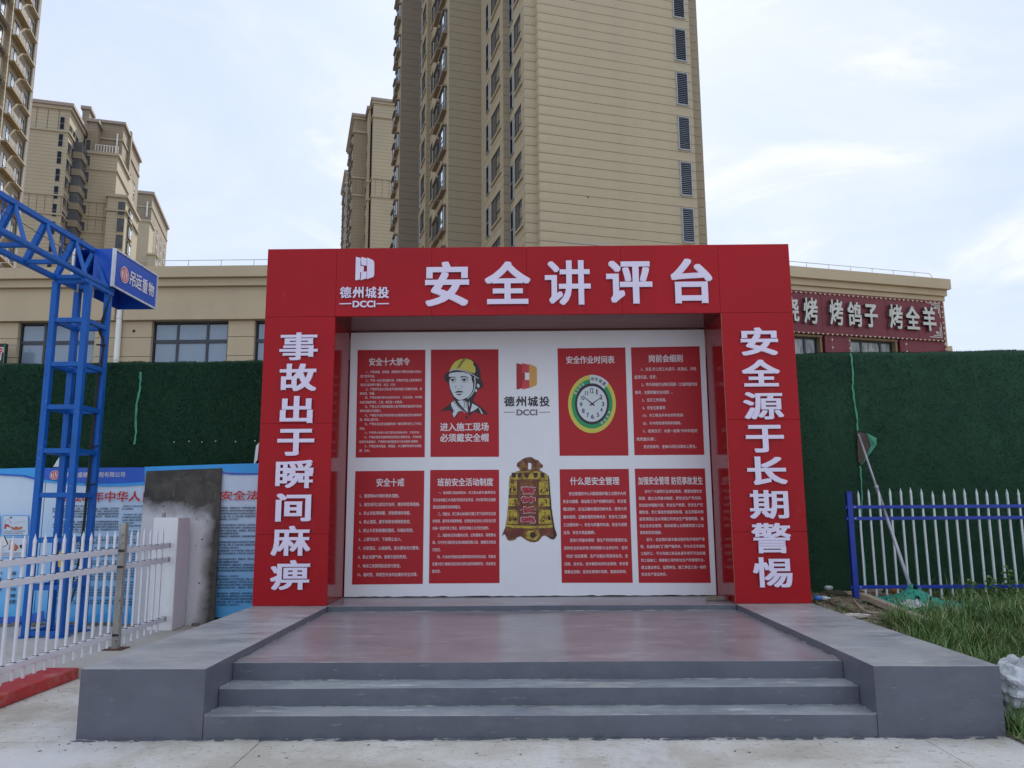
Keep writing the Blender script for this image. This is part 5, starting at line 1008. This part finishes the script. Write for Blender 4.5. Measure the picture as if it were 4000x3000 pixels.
tC = tB + 55; C_ = thing('apartment_tower', st(S_(1350, tC) + 5, tC + 8, 0), 'narrow hazy apartment tower farthest left of the central group', 'apartment tower')
sC = S_(1349, tC, 800); zC = Zt(1349, 666, tC); block(C_, sC, sC + 16, tC, tC + 14, 0, zC, M_far2); band_at(C_, sC, sC + 12, tC, tC + 14, Zt(1345, 937, tC))
def far_side(parent, s, t_far, w, zlist, h, face=LEFTF, kind='bay', sub='pane'):
    P = st(s, t_far, 0); rows_of(parent, kind, w, h, P, face, zlist, sub)
for (par, s, tn, tfr, zt) in ((A_, sA2, tA + 2.2, tB - .5, zA2), (A_, sB, tB, tB + 12, zB), (C_, sC, tC, tC + 12, zC)):
    k = 0; x = tn + 2.4
    while x < tfr: far_side(par, s, x, 1.7, [zt - 5.2 - FLH * i for i in range(16)], 1.7, kind='bay' if par is not A_ or s == sB else 'plain'); x += 3.6; k += 1

# left middle tower group
tL = 134.
Lb = thing('apartment_tower', st(-42, tL + 10, 0), 'cream apartment block with balconies behind the blue gantry', 'apartment tower')
Lb['far'] = 1; s1 = S_(277, tL, 409); z1 = Zt(277, 409, tL); t2 = T_(311, s1, 489)
MB(st).box(s1 - 26, s1, tL, t2 + 6, 0, z1).build('block', M_far, Lb)
MB(st).box(s1 - 26, s1 + .25, tL - .25, t2 + 6, z1 - 5.0, z1 - 4.7).build('string_course', M_trim, Lb); MB(st).box(s1 - 26, s1 + .3, tL - .3, t2 + 6, z1 - 1.1, z1 - .55).build('cornice', M_trim, Lb); MB(st).box(s1 - 26, s1 + .6, tL - .6, t2 + 6.2, z1 - .54, z1).build('cornice', M_purp, Lb)
q = MB(st)
for s in np.arange(s1 - 16, s1 - .3, 1.6): q.box(s, s + .07, tL - .03, tL, z1 - 4.6, z1 - 1.2)
q.build('panel_joint', M_joint, Lb)
zb_ = Zt(245, 842, tL); band_at(Lb, s1 - 26, s1, tL, t2, zb_)
sw = S_(236, tL, 460); ww_ = S_(255, tL, 460) - sw; zlo = Zt(245, 507, tL); hh = Zt(245, 457, tL) - zlo
rows_of(Lb, 'darklouvre', ww_, hh, st(sw, tL, 0), FRONTF, [zlo - FLH * k for k in range(0, 12)], 'slats')
for fr_ in (.16, .52, .82):
    tt = tL + (t2 - tL) * fr_; rows_of(Lb, 'plain', 1.9, 2.0, st(s1, tt - .9, 0), RIGHTF, [zlo - .8 - FLH * k for k in range(0, 12)])
q = MB(st); q.tube([(s1 + .2, t2 - .6, z1 - 6), (s1 + .2, t2 - .6, 0)], .14, 6); q.build('drain_pipe', M_pipe, Lb)
# balcony stack in the inner corner
s2a = S_(323, t2 + 1, 600)
for k_ in range(0, 13):
    zz = zlo - 3.0 - FLH * k_
    MB(st).box(s1 + .05, s2a + .9, t2 - 2.6, t2 + 1, zz - .25, zz + .9).build('balcony', M_far2, Lb); MB(st).box(s1 + .06, s2a + .7, t2 - 2.45, t2 + .9, zz + .91, zz + FLH - .26).build('balcony_glazing', M_glassf, Lb)
t3 = t2 + 1.; s2 = S_(454, t3, 700); zt2 = Zt(420, 597, t3)
MB(st).box(s2a, s2, t3, t3 + 14, 0, zt2).build('block', M_far, Lb); MB(st).box(s2a - .1, s2 + .3, t3 - .3, t3 + 10, zt2 - .5, zt2).build('cornice', M_trim, Lb); band_at(Lb, s2a, s2, t3, t3 + 12, Zt(400, 788, t3) - 3.3, 3.0); band_at(Lb, s2a, s2, t3, t3 + 12, Zt(400, 915, t3) , 3.0); MB(st).box(s2a, s2 + .2, t3 - .2, t3 + 10, zt2 - 3.4, zt2 - 3.1).build('string_course', M_trim, Lb)
q = MB(st)
for s in np.arange(S_(370, t3, 590), s2, .45): q.box(s, s + .09, t3, t3 + .09, zt2, zt2 + 1.25)
q.box(S_(370, t3, 590), s2, t3, t3 + .1, zt2 + 1.26, zt2 + 1.36); q.build('terrace_railing', M_alu, Lb)
sX = S_(336, t3, 640); rows_of(Lb, 'plain', S_(351, t3, 640) - sX, 1.9, st(sX, t3, 0), FRONTF, [Zt(345, 650, t3) - FLH * 1.0 * k for k in range(0, 10)])
zt2u = Zt(350, 466, t3 + 2); sU = S_(379, t3 + 2, 480)
MB(st).box(s2a, sU, t3 + 2, t3 + 14, zt2, zt2u).build('block', M_far2, Lb); MB(st).box(s2a - .3, sU + .4, t3 + 1.6, t3 + 14, zt2u - .5, zt2u).build('cornice', M_purp, Lb)
rows_of(Lb, 'plain', S_(355, t3 + 2, 560) - S_(336, t3 + 2, 560), 2.1, st(S_(336, t3 + 2, 560), t3 + 2, 0), FRONTF, [zt2 + .8])
MB(st).box(S_(322, t3 + 6, 440), S_(350, t3 + 6, 440), t3 + 6, t3 + 9, zt2u, Zt(335, 428, t3 + 6)).build('chimney', M_far2, Lb); MB(st).box(S_(320, t3 + 6, 440) - .2, S_(352, t3 + 6, 440) + .2, t3 + 5.7, t3 + 9.2, Zt(335, 428, t3 + 6), Zt(335, 424, t3 + 6) + .4).build('cornice', M_purp, Lb)
t4 = t3 + 5; s3a, s3 = S_(387, t4, 500), S_(483, t4, 500); z3 = Zt(440, 475, t4); t3e = t4 + 16
MB(st).box(s3a, s3, t4, t3e, 0, z3).build('block', M_far2, Lb); MB(st).box(s3a - .4, s3 + .4, t4 - .4, t3e, z3 - .5, z3).build('cornice', M_purp, Lb); MB(st).box(s3a - .1, s3 + .2, t4 - .2, t3e, z3 - 3.6, z3 - 3.3).build('string_course', M_trim, Lb)
MB(st).tube([(S_(455, t4, 600), t4 - .3, zt2), (S_(455, t4, 600), t4 - .3, Zt(455, 525, t4))], .16, 6).build('drain_pipe', M_pipe, Lb)
for fr_ in (1.6, 6.5, 11): rows_of(Lb, 'plain', 1.9, 2.2, st(s3, t4 + fr_, 0), RIGHTF, [z3 - 8.6 - FLH * k for k in range(0, 8)])
MB(st).box(s3 - .1, s3 + .5, t4 + 4.4, t4 + 5.3, 0, z3 + .6).build('side_fin', M_far2, Lb)
# bay wing with full height glazing
t5 = t3 - 1.2; s5a, s5 = S_(446, t5, 780), S_(493, t5, 780); z5 = Zt(470, 762, t5); t5e = T_(541, s5, 860)
MB(st).box(s5a - 1, s5, t5, t5e, 0, z5).build('block', M_far, Lb); MB(st).box(s5a - 1.3, s5 + .35, t5 - .35, t5e, z5 - .5, z5).build('cornice', M_trim, Lb); MB(st).box(s5a - 1.2, s5 + .3, t5 - .3, t5e, z5 - 3.0, z5 - 2.75).build('string_course', M_trim, Lb)
gz = [Zt(470, 785, t5) - 2.6 - FLH * k * .99 for k in range(0, 9)]
rows_of(Lb, 'plain', S_(486, t5, 850) - S_(458, t5, 850), 2.45, st(S_(458, t5, 850), t5, 0), FRONTF, gz)
for fr_ in (2.5, 8.5, 14.5):
    if t5 + fr_ < t5e - 3: rows_of(Lb, 'bay', 2.6, 2.0, st(s5, t5 + fr_, 0), RIGHTF, [g_ + .2 for g_ in gz])
# second group beyond
tM = 205.; Mb_ = thing('apartment_tower', st(S_(560, tM), tM + 8, 0), 'distant apartment tower right of the balcony block', 'apartment tower')
Mb_['far'] = 1; sM0, sM1 = S_(510, tM, 760), S_(596, tM, 760); zM = Zt(560, 748, tM)
MB(st).box(sM0, sM1, tM, tM + 26, 0, zM).build('block', M_far2, Mb_); MB(st).box(sM0, sM1 + .5, tM - .5, tM + 26, zM - .7, zM).build('cornice', M_purp, Mb_); MB(st).box(sM0, sM1 + .2, tM - .2, tM + 26, zM - 4.2, zM - 3.9).build('string_course', M_trim, Mb_)
sM2 = S_(583, tM - 6, 900); zM2 = Zt(560, 858, tM - 6); MB(st).box(sM0, sM2, tM - 6, tM - .01, 0, zM2).build('block', M_far, Mb_); MB(st).box(sM0, sM2 + .3, tM - 6.3, tM - .01, zM2 - .5, zM2).build('cornice', M_trim, Mb_)
MB(st).tube([(S_(575, tM, 830), tM - .4, Zt(575, 850, tM)), (S_(575, tM, 830), tM - .4, Zt(575, 790, tM))], .2, 6).build('drain_pipe', M_pipe, Mb_)
for fr_ in (3, 9, 15, 21): rows_of(Mb_, 'plain', 2.2, 2.2, st(sM1, tM + fr_, 0), RIGHTF, [zM - 9 - FLH * k for k in range(0, 16)])
sM3 = S_(607, tM - 9, 1010); zM3 = Zt(600, 990, tM - 9); MB(st).box(S_(575, tM - 9, 1010), sM3, tM - 9, tM - 6.01, 0, zM3).build('block', M_far, Mb_); MB(st).box(S_(575, tM - 9, 1010) - .3, sM3 + .3, tM - 9.3, tM - 6.02, zM3 - .5, zM3).build('cornice', M_trim, Mb_)
rows_of(Mb_, 'plain', 4.5, 2.5, st(S_(580, tM - 9, 1010), tM - 9, 0), FRONTF, [zM3 - 6 - FLH * k for k in range(0, 4)])

# near left tower with awnings, seen edge on
sT = -30.; tfar = T_(122, sT, 300)
LT = thing('apartment_tower', st(sT - 10, tfar - 12, 0), 'tall apartment tower with metal awnings at the far left edge', 'apartment tower')
MB(st).box(sT - 18, sT, tfar - 34, tfar, 0, 100).build('block', M_far2, LT)
MB(st).tube([(sT + .25, tfar - .35, 0), (sT + .25, tfar - .35, 100)], .13, 6).build('drain_pipe', M_pipe, LT); MB(st).box(sT, sT + .35, tfar - .15, tfar, 0, 100).build('corner_fin', M_purp, LT)
zL = Zs(118, 300 + 80, sT)
zl0 = Zs(118, 245, sT)
base = [zl0 - FLH * k for k in range(-8, 13)]
rows_of(LT, 'plain', 1.5, 1.75, st(sT, tfar - 2.4, 0), RIGHTF, base)
a_, b_ = win_mesh(1.5, 1.9, 'plain')
rows_of(LT, 'plain', 1.7, 1.9, st(sT, tfar - 6.6, 0), RIGHTF, [z - .2 for z in base]); rows_of(LT, 'plain', 2.0, 2.0, st(sT, tfar - 11.4, 0), RIGHTF, [z - .3 for z in base]); rows_of(LT, 'plain', 2.0, 2.0, st(sT, tfar - 17.5, 0), RIGHTF, [z - .2 for z in base]); rows_of(LT, 'plain', 2.0, 2.0, st(sT, tfar - 23, 0), RIGHTF, base)
def instm(name, mb, m, zs):
    me = bpy.data.meshes.new(name); me.from_pydata(mb.v, [], mb.f); me.materials.append(m)
    for z in zs: link(name, me, LT, Matrix.Translation((0, 0, z)))
instm('window_ledge', MB(st).box(sT, sT + .5, tfar - 3.0, tfar - .5, -.42, -.28), M_trim, base)
instm('condenser_ledge', MB(st).box(sT, sT + .62, tfar - 7.0, tfar - 3.6, -.55, -.38), M_lath, base)
rl = MB(st)
for z_ in (-.1, .12, .34): rl.box(sT + .58, sT + .61, tfar - 7.0, tfar - 3.6, z_, z_ + .035)
for t_ in np.arange(tfar - 7.0, tfar - 3.5, .68): rl.box(sT + .57, sT + .62, t_ - .02, t_ + .02, -.37, .38)
for t_ in (tfar - 7.0, tfar - 3.65): rl.box(sT, sT + .60, t_, t_ + .035, .34, .375)
instm('ledge_railing', rl, M_alu, base)
aw = MB(st); aw.add([(sT, tfar - 12.2, .45), (sT, tfar - 8.2, .45), (sT + .35, tfar - 8.2, .30), (sT + .35, tfar - 12.2, .30), (sT + .65, tfar - 8.2, -.12), (sT + .65, tfar - 12.2, -.12)], [(0, 1, 2, 3), (3, 2, 4, 5)])
instm('awning', aw, M_alu, [z - .9 for z in base])
instm('window_ledge', MB(st).box(sT, sT + .6, tfar - 18, tfar - 15.0, -.4, -.25), M_lath, base)
ac = MB(st).box(sT + .12, sT + .5, tfar - 5.2, tfar - 4.3, -.36, .24)
instm('condenser', ac, mat('condenser_beige', (.5, .48, .42), .6, .1, 2), [base[i] for i in (0, 2, 5, 6, 9, 11, 14, 16, 19)])
instm('side_fin', MB(st).box(sT, sT + .30, tfar - 8.05, tfar - 7.75, -3, 0), M_far, base)

# ================================================================ RIGHT SIDE: fence, prop, debris, grass
FY = 10.0
def fx(x, z): k = FY / 10.2; return (_cx + (x - _cx) * k, CAMH + (z - CAMH) * k)
rfc = thing('blue_rail_fence', (5.2, FY, .45), 'blue railed fence with pale pointed pickets in front of the turf wall', 'fence')
pxs = [(4.36, 1.78), (4.50, 1.80), (4.63, 1.79), (4.77, 1.81), (4.91, 1.81), (5.04, 1.82), (5.18, 1.80), (5.32, 1.77), (5.46, 1.78), (5.60, 1.80), (5.73, 1.80), (5.88, 1.80), (6.01, 1.78), (6.14, 1.78), (6.28, 1.79), (6.42, 1.79)] + [(6.56 + .138 * i, 1.79 + .01 * math.sin(i * 2)) for i in range(12)]
x0f = fx(4.24, 0)[0]; x1f = fx(8.2, 0)[0]
B_('post', x0f - .036, x0f + .030, FY - .03, FY + .035, .33, fx(0, 1.76)[1], M_dblue, rfc, .004); B_('post_cap', x0f - .042, x0f + .036, FY - .036, FY + .041, fx(0, 1.76)[1] + .001, fx(0, 1.765)[1] + .008, M_dblue, rfc)
for zc_ in (1.575, 1.43, .572): z = fx(0, zc_)[1]; B_('rail', x0f + .03, x1f, FY - .018, FY + .018, z - .021, z + .021, M_dblue, rfc, .003)
for zc_ in (1.575, 1.43, .572): z = fx(0, zc_)[1]; B_('bracket', x0f - .06, x0f - .036, FY - .02, FY + .02, z - .018, z + .018, M_dblue, rfc); B_('bolt', x0f + .05, x0f + .062, FY - .022, FY - .018, z - .006, z + .006, M_alu, rfc)
for i, (x, z) in enumerate(pxs):
    X, Z = fx(x, z); pk = picket('picket', X, FY, .44 + .03 * rng.random(), Z + .01, M_rfen, rfc, rng.normal(0, .05), .022)
pr = thing('prop_pole', (4.6, 9.5, .5), 'slanting grey steel prop pole leaning into the torn turf', 'pole')
Pt = on(3000 + 733 / 2.074, 1600 + 200 / 2.074, (0, 1, 0), 10.68); Pb = on(3000 + 1178 / 2.074, 1600 + 1508 / 2.074, (0, 1, 0), 9.45); Pm = tuple(Pb + (Pt - Pb) * .64)
MB().tube([tuple(Pb), Pm], .021, 10).build('lower_tube', M_pole, pr, smooth=True); MB().tube([Pm, tuple(Pt)], .015, 10).build('upper_tube', M_pole, pr, smooth=True); MB().tube([tuple(np.array(Pm) - (Pt - Pb) * .012), tuple(np.array(Pm) + (Pt - Pb) * .006)], .027, 10).build('collar', M_pole, pr)
MB().tube([(Pb[0], Pb[1], Pb[2] + .01), (Pb[0] + .02, Pb[1] - .01, Pb[2] - .16)], .022, 8).build('foot', M_pole, pr)
def drop(x, y): return hgt(x, y)
# plank
pk_ = MB(); A = on(3100 + 1010 / 3.687, 2050 + 1160 / 3.687, (0, 0, 1), .43); Bq = on(3100 + 1880 / 3.687, 2050 + 1420 / 3.687, (0, 0, 1), .40)
A = (A[0], min(A[1], 9.75), drop(A[0], 9.75) + .07); Bq = (Bq[0] + .03, Bq[1], drop(Bq[0], Bq[1]) + .075); pk_.bar(A, Bq, .085, .065); tag(pk_.build('timber_plank', M_wood, bevel=.003), 'long grey timber plank lying on the soil by the right wing', 'plank')
# green net heap under the prop
q = MB(); n = 34; V = []; c0 = (Pb[0], Pb[1])
for j in range(n + 1):
    for i in range(n + 1):
        x = 4.08 + 1.05 * i / n + .06 * math.sin(j * .5); y = 8.75 + 1.15 * j / n + .05 * math.sin(i * .7); d = math.hypot(x - c0[0], (y - c0[1]) * .8); h = .19 * math.exp(-(d / .14) ** 1.2) + .035 * math.exp(-(d / .4) ** 2)
        V.append((x, y, drop(x, y) + .012 + h + .016 * math.sin(i * 1.3 + j * .6) * math.sin(j * 1.1) + rng.normal(0, .011)))
F_ = []
for j in range(n):
    for i in range(n):
        cxn, cyn = (i - n / 2) / (n / 2), (j - n / 2) / (n / 2)
        if cxn ** 2 + cyn ** 2 < 1.0 + .25 * math.sin(math.atan2(cyn, cxn) * 5) and rng.random() > .05: F_.append((j * (n + 1) + i, j * (n + 1) + i + 1, (j + 1) * (n + 1) + i + 1, (j + 1) * (n + 1) + i))
q.add(V, F_); nt_ = q.build('debris_net', M_net, smooth=True); tag(nt_, 'crumpled green mesh net heaped round the foot of the prop pole', 'net')
q = MB(); V = []; n = 12
for j in range(n + 1):
    for i in range(n + 1): x = 4.30 + .24 * i / n; y = 8.95 + .3 * j / n; V.append((x, y, drop(x, y) + .04 + .05 * math.sin(math.pi * i / n) * math.sin(math.pi * j / n) + rng.normal(0, .009)))
q.add(V, [(j * (n + 1) + i, j * (n + 1) + i + 1, (j + 1) * (n + 1) + i + 1, (j + 1) * (n + 1) + i) for j in range(n) for i in range(n)]); tag(q.build('plastic_scrap', M_bag), 'white crumpled plastic scrap on the green net', 'plastic scrap')
def lump(name, c, r, m, label, cat, seed, sub=14, rough=.18, flat=1.):
    rg = np.random.default_rng(seed); q = MB(); V = []; nn = sub; ph = rg.uniform(0, 6, 12)
    for j in range(nn + 1):
        for i in range(nn * 2):
            a = math.pi * 2 * i / (nn * 2); b = math.pi * j / nn; d = (math.sin(b) * math.cos(a), math.sin(b) * math.sin(a), math.cos(b))
            k = 1 + rough * sum(math.sin(d[t % 3] * (3 + t) * 2 + ph[t] + d[(t + 1) % 3] * 4) for t in range(8)) / 3 + rg.normal(0, rough * .12)
            V.append((c[0] + r[0] * d[0] * k, c[1] + r[1] * d[1] * k, c[2] + r[2] * d[2] * k))
    q.add(V, [(j * 2 * nn + i, (j + 1) * 2 * nn + i, (j + 1) * 2 * nn + (i + 1) % (2 * nn), j * 2 * nn + (i + 1) % (2 * nn)) for j in range(nn) for i in range(2 * nn)])
    o = q.build(name, m); return tag(o, label, cat)
Pg = on(3975, 2700, (0, 1, 0), 6.0)
lump('rubbish_bag', (Pg[0] + .10, 6.08, .235), (.29, .20, .21), M_bag, 'big crumpled white plastic bag beside the right wing end', 'plastic bag', 3, 40, .17)
lump('brown_sack', (3.98, 10.25, .47), (.17, .09, .06), mat('brown_sacking', (.09, .07, .055), .9, .3, 12, .6, 40), 'small brown sack lying by the blue fence post', 'sack', 5, 12, .15)
lump('foam_block', (3.93, 10.28, .555), (.06, .04, .03), mat('pale_foam', (.55, .62, .62), .7, .05, 5), 'pale foam scrap on the brown sack', 'foam scrap', 8, 6, .1)
lump('broken_stone', (4.52, 10.45, .50), (.17, .07, .055), mat('tan_stone', (.42, .34, .25), .9, .15, 10, .5, 40), 'tan broken stone behind the fence pickets', 'stone', 9, 9, .22)
lump('broken_brick', (4.87, 10.47, .50), (.10, .06, .045), mat('orange_brick', (.36, .14, .06), .9, .2, 10, .5, 40), 'orange broken brick behind the prop pole', 'brick', 10, 7, .15)
lump('broken_stone', (4.16, 10.32, .47), (.20, .07, .035), MATS['tan_stone'], 'flat tan scrap right of the blue fence post', 'stone', 11, 9, .25)
bo = thing('plastic_bottle', (3.43, 9.5, .48), 'small plastic bottle with blue label by the portal foot', 'bottle')
P0 = on(3178, 2346, (0, 0, 1), .47); zb0 = drop(P0[0] + .1, P0[1]) + .045
MB().tube([(P0[0] + .01, P0[1] + .02, zb0), (P0[0] + .10, P0[1], zb0)], .027, 12).build('bottle_label', mat('blue_label', (.08, .22, .62), .4, 0), bo, smooth=True); MB().tube([(P0[0] + .10, P0[1], zb0), (P0[0] + .15, P0[1] - .01, zb0), (P0[0] + .17, P0[1] - .012, zb0), (P0[0] + .20, P0[1] - .015, zb0)], [.026, .025, .012, .011], 12).build('bottle_body', mat('clear_plastic', (.6, .65, .68), .15, .05, 4), bo, smooth=True)
def stick(px0, px1, r, m, name, label, cat, lift=.03, mid=None):
    pts = [on(*p, (0, 0, 1), .45) for p in ([px0] + (mid or []) + [px1])]; pts = [(p[0], p[1], drop(p[0], p[1]) + lift) for p in pts]; o = MB().tube(smooth(pts), r, 8).build(name, m, smooth=True); return tag(o, label, cat)
g3 = lambda x, y: (3100 + x / 3.687, 2050 + y / 3.687)
stick(g3(520, 1150), g3(930, 1262), .017, mat('brown_hose', (.13, .10, .07), .7, .2, 8), 'garden_hose', 'brown hose lying along the edge of the right wing', 'hose')
stick(g3(860, 1130), g3(1230, 1262), .013, mat('weathered_bamboo', (.32, .25, .19), .7, .2, 8), 'bamboo_stick', 'bent pale stick next to the timber plank', 'stick', mid=[g3(960, 1210), g3(1060, 1250)])
lump('paper_roll', (*(lambda p: (p[0], p[1]))(on(*g3(900, 1285), (0, 0, 1), .45)), drop(3.9, 8.7) + .03), (.13, .035, .028), mat('cream_paper', (.55, .50, .43), .8, .1, 8), 'crushed cream paper beside the right wing', 'paper', 12, 9, .22)
q = MB()   # twigs, dry leaves and litter on the soil
for i in range(700):
    x = 3.38 + abs(rng.normal(0, .55)); y = rng.uniform(6.2, 10.6); 
    if x > 5.4: continue
    z = drop(x, y) + .006; a = rng.uniform(0, 6.28); L = rng.uniform(.01, .05); W_ = L * rng.uniform(.15, .6); c, s = math.cos(a), math.sin(a)
    q.add([(x - c * L, y - s * L, z), (x + s * W_, y - c * W_, z + .01), (x + c * L, y + s * L, z + .004), (x - s * W_, y + c * W_, z + .008)], [(0, 1, 2, 3)])
tag(q.build('litter', mat('dry_litter', (.30, .25, .17), .9, scale=9, col2=(.10, .08, .05))), 'dry leaves and twigs scattered on the soil bank', 'litter', kind='stuff')
# small debris on the pavement in front of the stage
q = MB()
for i in range(230):
    x = rng.uniform(-4.2, 4.6); y = 5.70 - abs(rng.normal(0, .16)) if rng.random() < .6 else rng.uniform(4.2, 5.7); L = rng.uniform(.002, .006) if rng.random() < .85 else rng.uniform(.008, .02); a = rng.uniform(0, 3.1); W_ = L * rng.uniform(.2, .6); c, s = math.cos(a), math.sin(a)
    q.add([(x - c * L, y - s * L, .001), (x + s * W_, y - c * W_, .002), (x + c * L, y + s * L, .003), (x - s * W_, y + c * W_, .006)], [(0, 1, 2, 3)])
for i in range(110):
    x = rng.uniform(-4.25, -3.2) ; y = rng.uniform(4.6, 7.4); x = -4.27 + abs(rng.normal(0, .05)) if rng.random() < .6 else x; L = rng.uniform(.002, .010); q.add([(x - L, y, .001), (x, y - L * .6, .003), (x + L, y + L * .3, .002), (x, y + L * .7, .006)], [(0, 1, 2, 3)])
tag(q.build('grit', mat('dark_grit', (.13, .11, .09), .9, .5, 20)), 'bits of grit and dead leaf on the concrete before the steps', 'grit', kind='stuff')

# grass
def grass(name, spots, label, ln, m3, wd=.0095, seg=3):
    n = len(spots); nb = n
    P = np.array([s[:3] for s in spots]); L = np.array([s[3] for s in spots]); az = rng.uniform(0, 2 * math.pi, n); lean = rng.uniform(.15, 1.05, n); cur = rng.uniform(.2, 1.5, n)
    side = np.stack([-np.sin(az), np.cos(az), np.zeros(n)], 1); dirh = np.stack([np.cos(az), np.sin(az), np.zeros(n)], 1)
    V = np.zeros((n, 2 * seg + 1, 3)); p = P.copy(); ang = lean.copy()
    for k in range(seg + 1):
        w2 = wd * .5 * (1 - (k / seg) ** 1.6) * rng.uniform(.7, 1.3, n)
        if k < seg: V[:, 2 * k] = p - side * w2[:, None]; V[:, 2 * k + 1] = p + side * w2[:, None]
        else: V[:, 2 * k] = p
        p = p + (dirh * np.sin(ang)[:, None] + np.array([0, 0, 1.]) * np.cos(ang)[:, None]) * (L / seg)[:, None]; ang = ang + cur / seg
    base = np.arange(n)[:, None] * (2 * seg + 1); fq = []
    for k in range(seg - 1): fq.append(base + np.array([2 * k, 2 * k + 1, 2 * k + 3, 2 * k + 2]))
    quads = np.stack(fq, 1).reshape(-1, 4); tris = (base + np.array([2 * seg - 2, 2 * seg - 1, 2 * seg])).reshape(-1, 3)
    loops = np.concatenate([quads.reshape(-1), tris.reshape(-1)]); me = bpy.data.meshes.new(name); me.vertices.add(n * (2 * seg + 1)); me.vertices.foreach_set('co', V.reshape(-1))
    me.loops.add(len(loops)); me.loops.foreach_set('vertex_index', loops); nq, ntr = len(quads), len(tris); me.polygons.add(nq + ntr)
    me.polygons.foreach_set('loop_start', np.concatenate([np.arange(nq) * 4, nq * 4 + np.arange(ntr) * 3])); me.polygons.foreach_set('loop_total', np.concatenate([np.full(nq, 4), np.full(ntr, 3)]))
    mi = rng.choice(len(m3), n, p=[.42, .30, .21, .07][:len(m3)]); me.polygons.foreach_set('material_index', np.concatenate([np.repeat(mi, seg - 1), mi]))
    for m_ in m3: me.materials.append(m_)
    me.update(); me.validate(); o = link(name, me); return tag(o, label, 'grass', kind='stuff')
def leafm(name, c):
    m = mat(name, c, .5, .25, 3, spec=.4); return m
G4 = [leafm('grass_green', (.110, .200, .045)), leafm('grass_dark', (.050, .11, .028)), leafm('grass_pale', (.24, .34, .13)), leafm('grass_straw', (.42, .38, .18))]
def near_plank(x, y):
    ax, ay, bx, by = A[0], A[1], Bq[0], Bq[1]; t = max(0, min(1, ((x - ax) * (bx - ax) + (y - ay) * (by - ay)) / ((bx - ax) ** 2 + (by - ay) ** 2))); d = math.hypot(x - ax - t * (bx - ax), y - ay - t * (by - ay)); return d < .13
spots = []
def dens(x, y):
    if x < 3.40: return 0
    e = (x - 3.36)
    edge = .10 + .34 * max(0, (y - 7.0)) ** 1.5 if y > 7.0 else .02   # bare soil strip widens towards the portal
    if y > 9.2: return .75 if rng.random() < (x - 4.7) * .9 else .02
    a = (e - edge * .55) / .25 + .5 * math.sin(x * 5) * math.sin(y * 4)
    return max(0.02, min(1, a))
cnt = 0
while cnt < 8200:
    x = rng.uniform(3.38, 8.8); y = rng.uniform(5.35, 10.5)
    if y < 5.75 and x < 3.5 + (5.75 - y) * .3: continue
    if rng.random() > dens(x, y) or near_plank(x, y + .03): continue
    cnt += 1; k = rng.integers(7, 15); hL = rng.uniform(.10, .27) * (1.2 if y < 8.5 else .9) * (1 + .35 * math.sin(x * 3.3 + y * 2.1) * math.sin(y * 3.7))
    if 4.2 < x < 5.1 and 8.8 < y < 9.9: k = 3; hL *= .7
    for _ in range(k): dx, dy = rng.normal(0, .025, 2); spots.append((max(3.37, x + dx), y + dy, drop(x, y) - .01, hL * rng.uniform(.5, 1.25)))
for (x, y) in ((3.43, 5.66), (3.55, 5.55), (3.62, 5.70), (3.75, 5.5), (3.9, 5.45), (3.50, 5.85)):
    for _ in range(26): dx, dy = rng.normal(0, .05, 2); spots.append((max(3.37, x + dx), y + dy, 0.0, rng.uniform(.12, .30)))
for _ in range(420):   # taller dry seed stalks standing out of the grass
    x = rng.uniform(3.45, 8.5); y = rng.uniform(5.8, 10.5)
    if dens(x, y) > .5 and not near_plank(x, y): spots.append((x, y, drop(x, y), rng.uniform(.32, .52)))
grass('grass', spots, 'long unmown green grass growing beside the right wing', 0, G4)
sp2 = []
for i in range(900):
    x = 3.38 + abs(rng.normal(0, .4)); y = rng.uniform(6.0, 10.5); sp2.append((x, y, drop(x, y) - .005, rng.uniform(.04, .13)))
grass('sparse_grass', sp2, 'thin weeds sprouting from the bare soil strip', 0, G4, .006)
# broad leaved weeds by the fence
for i, (px, py, h_, lab) in enumerate(((3945, 2345, .42, 'leafy weed with yellow tips at the right end of the fence'), (3800, 2360, .26, 'low leafy weed left of the tallest weed by the fence'), (3880, 2370, .30, 'broad leaved weed between the fence pickets at right'))):
    P = on(px, py, (0, 1, 0), 9.85); z0 = .42; t = thing('broadleaf_weed', (P[0], 9.85, z0), lab, 'weed', 'weeds by the blue fence')
    MB().tube([(P[0], 9.85, z0), (P[0] + .02, 9.84, z0 + h_ * .6), (P[0], 9.83, z0 + h_)], [.005, .004, .002], 5).build('stem', G4[0], t)
    for k in range(13):
        a = k * 2.4; zz = z0 + h_ * (.25 + .75 * k / 12); L = .11 * (1.1 - .5 * k / 12); d = (math.cos(a), math.sin(a) * .8); s_ = (-d[1], d[0]); cxl = P[0]; q = MB()
        pts = [(cxl + d[0] * L * u + s_[0] * v * L * .34, 9.84 + d[1] * L * u + s_[1] * v * L * .34, zz + .03 * math.sin(u * 2.6) - .02 * u * u) for u, v in ((0, 0), (.35, -.8), (.7, -.6), (1.05, 0), (.7, .6), (.35, .8))]
        q.add(pts, [(0, 1, 2, 3), (0, 3, 4, 5)]); q.build('leaf', G4[2] if k > 9 else G4[0], t)
bpy.data.objects.remove(_fo)
for o in SC.objects:
    for k_ in ('mw', 'far'):
        if k_ in o: del o[k_]
